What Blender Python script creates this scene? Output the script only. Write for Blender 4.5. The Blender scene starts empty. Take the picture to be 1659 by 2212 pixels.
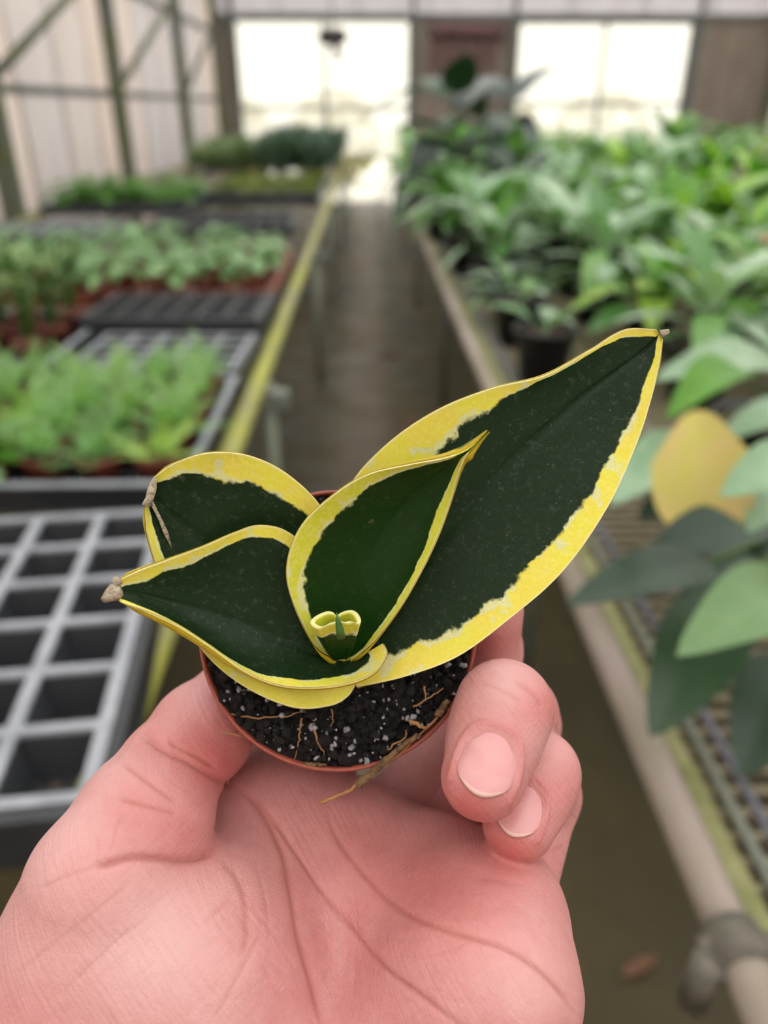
import bpy, math, random
import numpy as np
from mathutils import Vector, Matrix, Euler

# ------------------------------------------------------------------ camera, world, exposure
SC = bpy.context.scene
FPX, CX, CY = 1659.0, 829.5, 1106.0
PITCH, YAW, CAMZ = 27.8, -1.15, 1.45
cam_d = bpy.data.cameras.new('camera')
cam = bpy.data.objects.new('camera', cam_d)
SC.collection.objects.link(cam)
cam.location = (0, 0, CAMZ)
cam.rotation_euler = (math.radians(90 - PITCH), 0, math.radians(YAW))
cam_d.sensor_fit = 'VERTICAL'
cam_d.lens = 26.0
cam_d.sensor_height = 26.0 * 2212 / FPX
cam_d.clip_start = 0.01
cam_d.clip_end = 200
cam_d.dof.use_dof = True
cam_d.dof.focus_distance = 0.155
cam_d.dof.aperture_fstop = 8.5
SC.camera = cam
CAM = Matrix.Translation(cam.location) @ Euler(cam.rotation_euler).to_matrix().to_4x4()
CAMN = np.array(CAM)

world = bpy.data.worlds.new('overcast_sky')
SC.world = world
world.use_nodes = True
wn = world.node_tree.nodes
wl = world.node_tree.links
bg = wn['Background']
# soft overcast dome: brighter towards the zenith, as a cloudy sky is
tc = wn.new('ShaderNodeTexCoord')
sx = wn.new('ShaderNodeSeparateXYZ')
mr = wn.new('ShaderNodeMapRange')
mr.inputs[1].default_value = -0.1; mr.inputs[2].default_value = 1.0
mr.inputs[3].default_value = 0.45; mr.inputs[4].default_value = 1.0
mx = wn.new('ShaderNodeMix'); mx.data_type = 'RGBA'
mx.inputs[6].default_value = (0.93, 0.93, 0.92, 1)
mx.inputs[7].default_value = (1.0, 0.99, 0.97, 1)
wl.new(tc.outputs['Generated'], sx.inputs[0]); wl.new(sx.outputs[2], mr.inputs[0])
wl.new(mr.outputs[0], mx.inputs[0]); wl.new(mx.outputs[2], bg.inputs[0]); wl.new(mr.outputs[0], bg.inputs[1])

SC.view_settings.view_transform = 'Standard'
SC.view_settings.look = 'None'
SC.view_settings.gamma = 1.0
SC.view_settings.use_curve_mapping = False
SC.view_settings.exposure = 1.9
SC.cycles.use_denoising = True
SC.cycles.max_bounces = 5
SC.cycles.diffuse_bounces = 3
SC.cycles.glossy_bounces = 2
SC.cycles.transmission_bounces = 3
SC.cycles.transparent_max_bounces = 8
SC.cycles.use_adaptive_sampling = True
SC.cycles.adaptive_threshold = 0.08
SC.cycles.adaptive_min_samples = 12

# ------------------------------------------------------------------ helpers
RND = random.Random(11)
COL = SC.collection

def P(px, py, w):
    """world point seen at a photo pixel, w metres in front of the lens"""
    v = CAM @ Vector(((px - CX) / FPX * w, -(py - CY) / FPX * w, -w))
    return np.array(v)

def on_z(px, py, z):
    """world point on the horizontal plane z seen at a photo pixel"""
    a = P(px, py, 1.0); o = np.array([0, 0, CAMZ])
    d = a - o
    return o + d * ((z - CAMZ) / d[2])

def s2l(c):
    return tuple((x / 12.92 if x <= 0.04045 else ((x + 0.055) / 1.055) ** 2.4) for x in c)

def rgb(r, g, b):
    return s2l((r / 255.0, g / 255.0, b / 255.0)) + (1.0,)

def tag(o, label=None, cat=None, group=None, kind=None):
    if label: o['label'] = label
    if cat: o['category'] = cat
    if group: o['group'] = group
    if kind: o['kind'] = kind
    return o

def empty(name, loc=(0, 0, 0), rz=0.0):
    o = bpy.data.objects.new(name, None)
    o.empty_display_size = 0.05
    COL.objects.link(o)
    o.location = loc
    o.rotation_euler = (0, 0, rz)
    return o

class MB:
    def __init__(self):
        self.v = []; self.f = []
    def add(self, vs, fs):
        n = len(self.v)
        self.v.extend([tuple(map(float, p)) for p in vs])
        self.f.extend([tuple(i + n for i in q) for q in fs])
        return self
    def box(self, c, s, rot=None):
        hx, hy, hz = s[0] / 2, s[1] / 2, s[2] / 2
        vs = [Vector((x, y, z)) for x in (-hx, hx) for y in (-hy, hy) for z in (-hz, hz)]
        if rot is not None: vs = [rot @ v for v in vs]
        vs = [v + Vector(c) for v in vs]
        return self.add(vs, [(0, 1, 3, 2), (4, 6, 7, 5), (0, 4, 5, 1), (2, 3, 7, 6), (0, 2, 6, 4), (1, 5, 7, 3)])
    def tube(self, pts, rad, n=8, cap=True):
        pts = [Vector(p) for p in pts]
        if not hasattr(rad, '__len__'): rad = [rad] * len(pts)
        rings = []
        up = None
        for i, p in enumerate(pts):
            d = (pts[min(i + 1, len(pts) - 1)] - pts[max(i - 1, 0)]).normalized()
            if up is None:
                up = Vector((0, 0, 1)) if abs(d.z) < 0.9 else Vector((1, 0, 0))
            a = d.cross(up).normalized(); b = a.cross(d).normalized(); up = b
            rings.append([p + (a * math.cos(2 * math.pi * k / n) + b * math.sin(2 * math.pi * k / n)) * rad[i] for k in range(n)])
        vs = [v for r in rings for v in r]
        fs = []
        for i in range(len(rings) - 1):
            for k in range(n):
                fs.append((i * n + k, i * n + (k + 1) % n, (i + 1) * n + (k + 1) % n, (i + 1) * n + k))
        if cap:
            fs.append(tuple(range(n - 1, -1, -1)))
            fs.append(tuple((len(rings) - 1) * n + k for k in range(n)))
        return self.add(vs, fs)
    def lathe(self, prof, n=32, close=False):
        vs = []; fs = []
        for (r, z) in prof:
            for k in range(n):
                a = 2 * math.pi * k / n
                vs.append((r * math.cos(a), r * math.sin(a), z))
        m = len(prof)
        for i in range(m - 1 if not close else m):
            j = (i + 1) % m
            for k in range(n):
                fs.append((i * n + k, i * n + (k + 1) % n, j * n + (k + 1) % n, j * n + k))
        return self.add(vs, fs)
    def mesh(self, name, mat=None, smooth=False):
        me = bpy.data.meshes.new(name)
        me.from_pydata(self.v, [], self.f)
        if mat is not None: me.materials.append(mat)
        if smooth: me.polygons.foreach_set('use_smooth', [True] * len(me.polygons))
        me.update()
        return me
    def build(self, name, mat, parent=None, loc=(0, 0, 0), smooth=False):
        return link(name, self.mesh(name, mat, smooth), parent, loc)

def link(name, me, parent=None, loc=(0, 0, 0), rot=None, scale=None):
    o = bpy.data.objects.new(name, me)
    COL.objects.link(o)
    o.parent = parent
    o.location = loc
    if rot is not None: o.rotation_euler = rot
    if scale is not None: o.scale = scale
    return o

def copy_tree(o, parent=None):
    c = o.copy(); COL.objects.link(c); c.parent = parent
    for ch in list(o.children): copy_tree(ch, c)
    return c

ORD = ['zero', 'first', 'second', 'third', 'fourth', 'fifth', 'sixth', 'seventh', 'eighth', 'ninth', 'tenth',
       'eleventh', 'twelfth', 'thirteenth', 'fourteenth', 'fifteenth', 'sixteenth', 'seventeenth', 'eighteenth',
       'nineteenth', 'twentieth', 'twenty-first', 'twenty-second', 'twenty-third', 'twenty-fourth', 'twenty-fifth']

# ------------------------------------------------------------------ materials
class N:
    """tiny node builder"""
    def __init__(self, name):
        self.m = bpy.data.materials.new(name)
        self.m.use_nodes = True
        self.t = self.m.node_tree
        self.n = self.t.nodes; self.l = self.t.links
        self.bsdf = self.n['Principled BSDF']; self.out = self.n['Material Output']
        self.tc = self.n.new('ShaderNodeTexCoord')
    def noise(self, scale, detail=3, rough=0.55, vec='Object', stretch=None, dist=0.0):
        nd = self.n.new('ShaderNodeTexNoise')
        nd.inputs['Scale'].default_value = scale
        nd.inputs['Detail'].default_value = detail
        nd.inputs['Roughness'].default_value = rough
        nd.inputs['Distortion'].default_value = dist
        src = self.tc.outputs[vec] if isinstance(vec, str) else vec
        if stretch:
            mp = self.n.new('ShaderNodeMapping'); mp.inputs['Scale'].default_value = stretch
            self.l.new(src, mp.inputs[0]); src = mp.outputs[0]
        self.l.new(src, nd.inputs['Vector'])
        return nd.outputs['Fac']
    def voronoi(self, scale, feature='F1', out='Distance', vec='Object'):
        nd = self.n.new('ShaderNodeTexVoronoi'); nd.feature = feature
        nd.inputs['Scale'].default_value = scale
        self.l.new(self.tc.outputs[vec] if isinstance(vec, str) else vec, nd.inputs['Vector'])
        return nd.outputs[out]
    def attr(self, name):
        nd = self.n.new('ShaderNodeAttribute'); nd.attribute_name = name
        return nd.outputs['Fac']
    def rng(self, x, a, b, c=0.0, d=1.0, smooth=False):
        nd = self.n.new('ShaderNodeMapRange')
        nd.interpolation_type = 'SMOOTHSTEP' if smooth else 'LINEAR'
        self.l.new(x, nd.inputs[0])
        for i, v in enumerate((a, b, c, d)): nd.inputs[i + 1].default_value = v
        return nd.outputs[0]
    def math(self, op, a, b=0.0):
        nd = self.n.new('ShaderNodeMath'); nd.operation = op
        for i, x in enumerate((a, b)):
            if isinstance(x, (int, float)): nd.inputs[i].default_value = x
            else: self.l.new(x, nd.inputs[i])
        return nd.outputs[0]
    def mix(self, fac, a, b, blend='MIX'):
        nd = self.n.new('ShaderNodeMix'); nd.data_type = 'RGBA'; nd.blend_type = blend
        if isinstance(fac, (int, float)): nd.inputs[0].default_value = fac
        else: self.l.new(fac, nd.inputs[0])
        for i, x in ((6, a), (7, b)):
            if isinstance(x, tuple): nd.inputs[i].default_value = x
            else: self.l.new(x, nd.inputs[i])
        return nd.outputs[2]
    def rand(self, a, b):
        oi = self.n.new('ShaderNodeObjectInfo')
        return self.mix(oi.outputs['Random'], a, b)
    def bump(self, h, strength=0.3, dist=0.001):
        nd = self.n.new('ShaderNodeBump')
        nd.inputs['Strength'].default_value = strength; nd.inputs['Distance'].default_value = dist
        self.l.new(h, nd.inputs['Height'])
        self.l.new(nd.outputs[0], self.bsdf.inputs['Normal'])
    def set(self, color=None, rough=None, **kw):
        if color is not None:
            if isinstance(color, tuple): self.bsdf.inputs['Base Color'].default_value = color
            else: self.l.new(color, self.bsdf.inputs['Base Color'])
        if rough is not None:
            if isinstance(rough, (int, float)): self.bsdf.inputs['Roughness'].default_value = rough
            else: self.l.new(rough, self.bsdf.inputs['Roughness'])
        for k, v in kw.items():
            self.bsdf.inputs[k.replace('_', ' ')].default_value = v
        return self
    def translucent(self, color, fac):
        tr = self.n.new('ShaderNodeBsdfTranslucent')
        if isinstance(color, tuple): tr.inputs[0].default_value = color
        else: self.l.new(color, tr.inputs[0])
        ms = self.n.new('ShaderNodeMixShader')
        ms.inputs[0].default_value = fac
        self.l.new(self.bsdf.outputs[0], ms.inputs[1]); self.l.new(tr.outputs[0], ms.inputs[2])
        self.l.new(ms.outputs[0], self.out.inputs[0])
        self.last = ms
        return self
    def see_through(self, fac, color=(1, 1, 1, 1)):
        tp = self.n.new('ShaderNodeBsdfTransparent'); tp.inputs[0].default_value = color
        ms = self.n.new('ShaderNodeMixShader'); ms.inputs[0].default_value = fac
        src = self.out.inputs[0].links[0].from_socket
        self.l.new(src, ms.inputs[1]); self.l.new(tp.outputs[0], ms.inputs[2])
        self.l.new(ms.outputs[0], self.out.inputs[0])
        return self

def simple(name, c1, c2=None, rough=0.6, scale=20.0, bump=0.0, stretch=None, metallic=0.0, vec='Object'):
    n = N(name)
    f = n.rng(n.noise(scale, 4, vec=vec, stretch=stretch), 0.3, 0.7)
    n.set(n.mix(f, c1, c2 or c1), rough, Metallic=metallic)
    if bump: n.bump(f, bump, 0.003)
    return n.m

def leaf_mat(name, c1, c2, rough=0.4, trans=0.25, scale=25.0):
    """leaf colour c1..c2 varied from leaf to leaf, lighter veins, some light through the blade"""
    n = N(name)
    base = n.rand(c1, c2)
    f = n.rng(n.noise(scale, 3), 0.35, 0.7)
    dark = n.mix(1.0, base, (0.72, 0.78, 0.7, 1), 'MULTIPLY')
    c = n.mix(f, base, dark)
    n.set(c, rough)
    n.translucent(n.mix(1.0, c, (1.0, 1.25, 0.5, 1), 'MULTIPLY'), trans)
    return n.m

M = {}
# setting
n = N('greenhouse_floor')
big = n.rng(n.noise(1.6, 5, 0.6, stretch=(2.2, 0.6, 1)), 0.35, 0.65)
sm = n.rng(n.noise(9, 5, 0.65), 0.35, 0.7)
sep = n.n.new('ShaderNodeSeparateXYZ'); n.l.new(n.tc.outputs['Object'], sep.inputs[0])
wear = n.rng(n.math('ABSOLUTE', n.math('ADD', sep.outputs[0], 0.02)), 0.03, 0.22, 1.0, 0.0, True)
c = n.mix(big, rgb(76, 66, 32), rgb(54, 48, 24))
c = n.mix(n.math('MULTIPLY', wear, 0.75), c, rgb(112, 98, 80))
c = n.mix(n.math('MULTIPLY', sm, 0.35), c, rgb(58, 46, 28))
n.set(c, n.rng(n.noise(4, 3), 0.3, 0.7, 0.45, 0.75)); n.bump(sm, 0.4, 0.004)
M['floor'] = n.m
M['yard'] = simple('yard_ground', rgb(205, 200, 186), rgb(180, 176, 160), 0.9, 3)
n = N('corrugated_sheet')
c = n.rand(rgb(230, 220, 212), rgb(216, 213, 212))
st = n.rng(n.noise(3, 3, stretch=(9, 9, 0.25)), 0.3, 0.75)
c = n.mix(n.math('MULTIPLY', st, 0.45), c, rgb(186, 172, 160))
n.set(c, 0.5); n.translucent(c, 0.80)
M['sheet'] = n.m
n = N('roof_sheet')
n.set(rgb(226, 224, 222), 0.5); n.translucent(rgb(240, 238, 234), 0.5); n.see_through(0.5)
M['roof'] = n.m
n = N('gable_cloth')
c = n.mix(n.rng(n.noise(2.0, 4, stretch=(6, 6, 0.6)), 0.3, 0.7), rgb(222, 219, 222), rgb(206, 202, 205))
n.set(c, 0.8); n.translucent(c, 0.75)
M['gable'] = n.m
n = N('end_wall_panel')
c = n.mix(n.rng(n.noise(2.5, 4, stretch=(5, 5, 0.7)), 0.3, 0.7), rgb(172, 162, 152), rgb(142, 128, 118))
n.set(c, 0.8); n.translucent(c, 0.40)
M['endwall'] = n.m
n = N('clear_plastic_strip')
n.set(rgb(250, 247, 236), 0.35); n.translucent(rgb(250, 247, 236), 0.6); n.see_through(0.55, (1.0, 0.995, 0.97, 1))
M['strip'] = n.m
M['maroon'] = simple('maroon_cloth', rgb(120, 86, 84), rgb(92, 66, 68), 0.85, 8)
M['steel'] = simple('galvanised_post', rgb(112, 114, 112), rgb(88, 92, 84), 0.55, 6, stretch=(1, 1, 0.3))
n = N('mossy_post')
f = n.rng(n.noise(3, 4), 0.4, 0.65)
n.set(n.mix(f, rgb(100, 104, 98), rgb(92, 98, 56)), 0.7)
M['mossy_post'] = n.m
n = N('algae_pipe')
f = n.rng(n.noise(7, 4, stretch=(1, 0.4, 1)), 0.38, 0.62)
c = n.mix(f, rgb(176, 178, 84), rgb(152, 150, 116))
n.set(c, 0.55); n.bump(n.noise(60, 3), 0.2, 0.002)
M['algae_pipe'] = n.m
n = N('greyed_pipe')
f = n.rng(n.noise(9, 4, stretch=(1, 0.35, 1)), 0.4, 0.68)
n.set(n.mix(f, rgb(178, 164, 156), rgb(150, 142, 122)), 0.5); n.bump(n.noise(80, 3), 0.2, 0.002)
M['grey_pipe'] = n.m
n = N('moss_edge')
f = n.rng(n.noise(25, 5, 0.65), 0.35, 0.65)
n.set(n.mix(f, rgb(158, 156, 112), rgb(122, 126, 78)), 0.9); n.bump(n.noise(140, 4, 0.7), 0.7, 0.004)
M['moss_edge'] = n.m
M['wire'] = simple('weathered_wire', rgb(148, 138, 112), rgb(122, 114, 90), 0.6, 30)
M['bar'] = simple('weathered_bar', rgb(142, 146, 124), rgb(120, 126, 120), 0.5, 12, stretch=(1, 0.4, 1))
M['blue_bar'] = simple('bluish_bar', rgb(122, 124, 136), rgb(98, 100, 108), 0.5, 12)
M['tray'] = simple('black_tray_plastic', rgb(52, 55, 60), rgb(38, 40, 44), 0.45, 20)
M['tray_rim'] = simple('dusty_tray_rim', rgb(170, 174, 182), rgb(136, 140, 148), 0.45, 26)
n = N('tray_cell')
sep = n.n.new('ShaderNodeSeparateXYZ'); n.l.new(n.tc.outputs['Object'], sep.inputs[0])
grit = n.rng(n.noise(90, 4, 0.7), 0.5, 0.68)
low = n.rng(sep.outputs[2], -0.058, -0.050, 1.0, 0.0)
c = n.mix(n.math('MULTIPLY', grit, low), rgb(56, 58, 62), rgb(128, 112, 92))
n.set(c, 0.45)
M['cell'] = n.m
M['black_pot'] = simple('black_pot_plastic', rgb(34, 35, 38), rgb(24, 25, 28), 0.4, 15)
M['red_pot'] = simple('terracotta_plastic', rgb(140, 74, 58), rgb(116, 58, 46), 0.5, 25)
M['bed_soil'] = simple('pot_soil', rgb(86, 62, 44), rgb(52, 40, 32), 0.95, 60, 0.5)
M['concrete'] = simple('pale_concrete', rgb(188, 184, 176), rgb(160, 156, 148), 0.9, 5)
# background leaves
M['fern'] = leaf_mat('fern_leaf', rgb(172, 206, 138), rgb(140, 188, 118), 0.5, 0.3)
M['fern2'] = leaf_mat('fern_leaf_yellow', rgb(190, 218, 118), rgb(164, 204, 110), 0.5, 0.3)
M['tall'] = leaf_mat('thin_stem_leaf', rgb(104, 138, 72), rgb(76, 112, 54), 0.5, 0.25)
M['tall_top'] = leaf_mat('stem_top', rgb(176, 186, 122), rgb(146, 168, 96), 0.5, 0.25)
M['round'] = leaf_mat('round_leaf', rgb(160, 198, 138), rgb(128, 174, 116), 0.4, 0.25)
M['bright'] = leaf_mat('bright_leaf', rgb(108, 168, 50), rgb(84, 140, 44), 0.4, 0.3)
M['moss'] = leaf_mat('mossy_tuft', rgb(128, 138, 58), rgb(96, 112, 46), 0.6, 0.2)
M['blue'] = leaf_mat('bluish_leaf', rgb(92, 116, 98), rgb(72, 100, 84), 0.45, 0.15)
M['greygreen'] = leaf_mat('grey_green_leaf', rgb(146, 162, 122), rgb(122, 142, 102), 0.5, 0.2)
M['mid'] = leaf_mat('mid_green_leaf', rgb(138, 182, 108), rgb(88, 138, 74), 0.3, 0.25, 30)
M['silver'] = leaf_mat('silvery_leaf', rgb(190, 212, 184), rgb(148, 186, 146), 0.3, 0.2, 40)
M['lime'] = leaf_mat('lime_leaf', rgb(182, 216, 90), rgb(150, 198, 78), 0.32, 0.3, 30)
M['deep'] = leaf_mat('deep_green_leaf', rgb(50, 78, 48), rgb(36, 62, 42), 0.35, 0.1, 20)
M['slate'] = leaf_mat('slate_leaf', rgb(82, 96, 96), rgb(44, 60, 50), 0.28, 0.06, 14)
M['pale'] = leaf_mat('pale_big_leaf', rgb(160, 188, 154), rgb(144, 178, 142), 0.32, 0.15, 18)
M['big_light'] = leaf_mat('big_light_leaf', rgb(112, 146, 94), rgb(102, 138, 90), 0.28, 0.12, 14)
n = N('yellowed_leaf')
f = n.rng(n.noise(16, 3), 0.35, 0.65)
c = n.mix(f, rgb(190, 186, 78), rgb(206, 180, 112))
n.set(c, 0.45); n.translucent(c, 0.2)
M['yellow_leaf'] = n.m
M['brown_leaf'] = simple('dry_brown_leaf', rgb(128, 92, 70), rgb(96, 66, 48), 0.8, 30)
M['stem'] = simple('green_stem', rgb(92, 116, 58), rgb(78, 98, 52), 0.5, 30)
M['orange'] = simple('orange_bloom', rgb(226, 118, 84), rgb(206, 96, 70), 0.5, 30)
n = N('outdoor_hedge')
f = n.rng(n.noise(5, 4), 0.35, 0.65)
n.set(n.mix(f, rgb(160, 154, 84), rgb(128, 128, 62)), 0.8)
M['hedge'] = n.m
M['clamp'] = simple('corroded_clamp', rgb(122, 116, 104), rgb(88, 84, 74), 0.6, 60, 0.4)
M['dark_metal'] = simple('dark_fixture', rgb(62, 56, 52), rgb(44, 40, 38), 0.5, 10)

# ------------------------------------------------------------------ the setting
XL, XR, YE, YB, EAVE = -2.42, 6.6, 14.2, -2.2, 3.25
XM = (XL + XR) / 2
mb = MB(); mb.box((XM, (YE + YB) / 2, -0.05), (XR - XL + 0.4, YE - YB + 0.4, 0.1))
fl = mb.build('floor', M['floor']); tag(fl, 'damp brown concrete greenhouse floor stained with green algae', 'floor', kind='structure')
mb = MB(); mb.box((XM, YE + 20.3, -0.09), (80, 40, 0.1))
o = mb.build('ground', M['yard']); tag(o, 'bright open ground outside the far doorway', 'ground', kind='structure')

def sheet_mesh(name, w, h, mat, amp=0.012, pitch=0.076):
    """a corrugated sheet standing in XZ, corrugated along X, 2 mm thick"""
    m = MB(); nn = max(8, int(w / pitch * 6))
    vs = []; fs = []
    for i in range(nn + 1):
        x = w * i / nn - w / 2; y = amp * math.sin(2 * math.pi * x / pitch)
        for dy in (-0.0012, 0.0012):
            for z in (0, h): vs.append((x, y + dy, z))
    for i in range(nn):
        a = i * 4; b = a + 4
        fs += [(a, b, b + 1, a + 1), (a + 2, a + 3, b + 3, b + 2), (a, a + 2, b + 2, b), (a + 1, b + 1, b + 3, a + 3)]
    m.add(vs, fs)
    return m.mesh(name, mat, True)

def side_wall(name, x, label):
    root = empty(name, (x, 0, 0))
    tag(root, label, 'wall', kind='structure')
    MB().box((0, (YE + YB) / 2, 0.16), (0.06, YE - YB, 0.32)).build('kick_board', M['concrete'], root)
    W = 0.84; me = sheet_mesh('panel', W + 0.03, EAVE - 0.3, M['sheet'])
    k = int((YE - YB) / W)
    sgn = -1 if x < 0 else 1
    for i in range(k + 1):
        y = YB + W / 2 + i * W
        if y > YE: break
        link('panel', me, root, (sgn * (0.03 + 0.004 * (i % 2)), y, 0.3), (0, 0, math.pi / 2))
    for z in (0.75, 1.56, 2.5):
        MB().box((0, (YE + YB) / 2, z), (0.045, YE - YB, 0.06)).build('girt', M['steel'], root)
    pm = MB().box((0, 0, EAVE / 2), (0.12, 0.11, EAVE)).mesh('post', M['mossy_post'])
    ys = [-0.60, 2.36, 5.48, 8.28, 11.26, 14.0]
    for y in ys: link('post', pm, root, (-sgn * 0.08, y, 0))
    bm = MB().tube([(0, 0.06, 1.60), (0, 2.95, 2.62)], 0.034, 8).mesh('brace', M['mossy_post'], True)
    for y in ys[:-1]: link('brace', bm, root, (-sgn * 0.08, y, 0))
    return root
side_wall('wall_left', XL, 'beige corrugated translucent side wall with grey posts and diagonal braces')
side_wall('wall_right', XR, 'corrugated translucent side wall beyond the planted benches')

# far end wall: panels around two big openings
we = empty('wall_end', (0, YE, 0)); tag(we, 'grey brown end wall around two bright openings', 'wall', kind='structure')
O1 = (-2.06, 0.70); O2 = (2.40, 5.18); ZT = 2.66
def epanel(x0, x1, z0, z1, mat='endwall', y=0.0, name='panel'):
    return MB().box(((x0 + x1) / 2, y, (z0 + z1) / 2), (x1 - x0, 0.05, z1 - z0)).build(name, M[mat], we)
epanel(XL, O1[0], 0, ZT)
epanel(O1[1], 1.55, 0, ZT); epanel(1.55, O2[0], 0, ZT, y=0.012)
epanel(O2[0], O2[1], 0, 0.85)
epanel(O2[1], XR, 0, ZT)
xs = np.linspace(XL, XR, 9)
for i in range(8): epanel(xs[i], xs[i + 1], ZT, 4.3, 'gable', 0.006 * (i % 2))
for z in (2.70, 3.06):
    MB().box((XM, -0.07, z), (XR - XL, 0.07, 0.07)).build('beam', M['steel'], we)
for x in (-2.1, 0.75, 2.33, 5.25):
    MB().box((x, -0.08, 1.7), (0.08, 0.08, 3.4)).build('post', M['steel'], we)

def opening(name, x0, x1, z0, z1, bars, mull, label, strips):
    root = empty(name, ((x0 + x1) / 2, YE, z0)); tag(root, label, 'window', kind='structure')
    w = x1 - x0; h = z1 - z0
    MB().box((0, 0, h), (w + 0.06, 0.09, 0.06)).build('frame_top', M['steel'], root)
    for s in (-1, 1): MB().box((s * w / 2, 0, h / 2), (0.06, 0.09, h)).build('frame_side', M['steel'], root)
    for z in bars: MB().box((0, 0, z - z0), (w, 0.05, 0.05)).build('rail', M['bar'], root)
    for x in mull: MB().box((x, 0, h / 2), (0.055, 0.05, h)).build('mullion', M['bar'], root)
    zz0, zz1 = strips
    ns = 9
    for i in range(ns):
        xx = -w / 2 + w * (i + 0.5) / ns
        MB().box((xx, 0.05 + 0.01 * (i % 2), (zz0 + zz1) / 2 - z0), (w / ns * 1.03, 0.004, zz1 - zz0)).build('pane', M['strip'], root)
opening('window_1', O1[0], O1[1], 0.0, ZT, (1.44, 0.73), (0.02,), 'wide bright doorway at the far end of the aisle with pale plastic strips', (0.76, ZT))
opening('window_2', O2[0], O2[1], 0.85, ZT - 0.02, (1.5,), (0.0,), 'bright end window with pale plastic strips above the right bench plants', (0.87, ZT - 0.05))
# back wall behind the photographer and the roof
wb = empty('wall_back', (XM, YB, 0)); tag(wb, 'translucent end wall behind the viewer', 'wall', kind='structure')
bm = sheet_mesh('panel', (XR - XL) / 8 + 0.02, EAVE, M['sheet'])
for i in range(8): link('panel', bm, wb, (-(XR - XL) / 2 + (i + 0.5) * (XR - XL) / 8, 0.004 * (i % 2), 0))
ce = empty('ceiling', (XM, 0, EAVE)); tag(ce, 'translucent gabled greenhouse roof', 'roof', kind='structure')
hw = (XR - XL) / 2 + 0.1
for s in (-1, 1):
    k = 10; L = (YE - YB + 0.3) / k
    for i in range(k):
        y0 = YB - 0.15 + i * L
        m = MB(); t = 0.006
        m.add([(s * hw, y0, 0), (s * hw, y0 + L, 0), (0, y0 + L, 1.35), (0, y0, 1.35),
               (s * hw, y0, t), (s * hw, y0 + L, t), (0, y0 + L, 1.35 + t), (0, y0, 1.35 + t)],
              [(0, 1, 2, 3), (4, 7, 6, 5), (0, 4, 5, 1), (2, 6, 7, 3), (1, 5, 6, 2), (0, 3, 7, 4)])
        m.build('panel', M['roof'], ce)
for y in (-0.05, 2.56, 5.16, 7.78, 10.4, 13.0):
    MB().tube([(-hw, y, -0.03), (0, y, 1.30), (hw, y, -0.03)], 0.03, 8).build('rafter', M['steel'], ce, smooth=True)
    MB().tube([(-hw, y, -0.03), (hw, y, -0.03)], 0.022, 8).build('tie_bar', M['steel'], ce, smooth=True)

# outside shrubs seen through the openings
def blob_shrub(x, y, w, d, h, label):
    m = MB(); rr = random.Random(int(x * 100))
    for i in range(240):
        a = rr.uniform(0, 6.283); u = rr.uniform(-1, 1); q = math.sqrt(1 - u * u)
        c = Vector((w / 2 * q * math.cos(a), d / 2 * q * math.sin(a), h * 0.5 + h * 0.5 * u))
        r = rr.uniform(0.10, 0.22); R = Euler((rr.uniform(0, 6), rr.uniform(0, 6), rr.uniform(0, 6))).to_matrix()
        vs = [c + R @ Vector((r, 0, 0)), c + R @ Vector((0, r * 0.6, 0.03)), c + R @ Vector((-r, 0, 0)), c + R @ Vector((0, -r * 0.6, 0.03))]
        m.add(vs, [(0, 1, 2, 3)])
    root = empty('shrub', (x, y, -0.04)); tag(root, label, 'shrub', 'shrubs outside the far openings')
    f = m.build('foliage', M['hedge'], root); f['kind'] = 'stuff'
    MB().tube([(0, 0, 0), (0.05, 0, h * 0.5)], 0.06, 7).build('stem', M['brown_leaf'], root)
for i, (x, w, h) in enumerate(((-2.85, 1.7, 1.6), (-0.7, 1.8, 1.75), (2.8, 2.1, 1.6), (5.1, 2.1, 1.7))):
    blob_shrub(x, 18.5, w, 1.4, h, 'sunlit yellowish shrub outside, ' + ORD[i + 1] + ' from the left behind the far openings')

# ------------------------------------------------------------------ benches
BZ = 0.80
def left_bench():
    root = empty('left_bench', (-1.3, 0, 0))
    tag(root, 'long planting bench on the left with a yellow-green algae covered edge pipe', 'bench')
    X = lambda x: x + 1.3
    MB().tube([(X(-.302), -.5, BZ - .012), (X(-.302), 13.3, BZ - .012)], .024, 14).build('rail', M['algae_pipe'], root, smooth=True)
    MB().tube([(X(-2.25), -.5, BZ - .012), (X(-2.25), 13.3, BZ - .012)], .022, 10).build('rail', M['algae_pipe'], root, smooth=True)
    wm = MB().tube([(X(-2.25), 0, BZ - .006), (X(-.31), 0, BZ - .006)], .003, 5).mesh('wire', M['wire'])
    for i in range(92): link('wire', wm, root, (0, -.45 + i * .15, 0))
    for x in (-.75, -1.25, -1.75):
        MB().box((X(x), 6.4, BZ - .03), (.03, 13.8, .03)).build('runner', M['bar'], root)
    lm = MB().tube([(0, 0, 0), (0, 0, BZ - .03)], .022, 10).mesh('leg', M['bar'], True)
    jm = MB().box((.02, 0, BZ - .075), (.075, .05, .045)).mesh('clamp', M['bar'])
    bm = MB().tube([(X(-2.25), 0, BZ - .06), (X(-.27), 0, BZ - .06)], .016, 8).mesh('cross_bar', M['mossy_post'], True)
    for y in (-.3, 2.06, 4.4, 6.75, 9.1, 11.45):
        for x in (-.285, -2.25):
            link('leg', lm, root, (X(x), y, 0))
        link('clamp', jm, root, (X(-.285), y, 0))
        link('cross_bar', bm, root, (0, y, 0))
left_bench()

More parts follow.
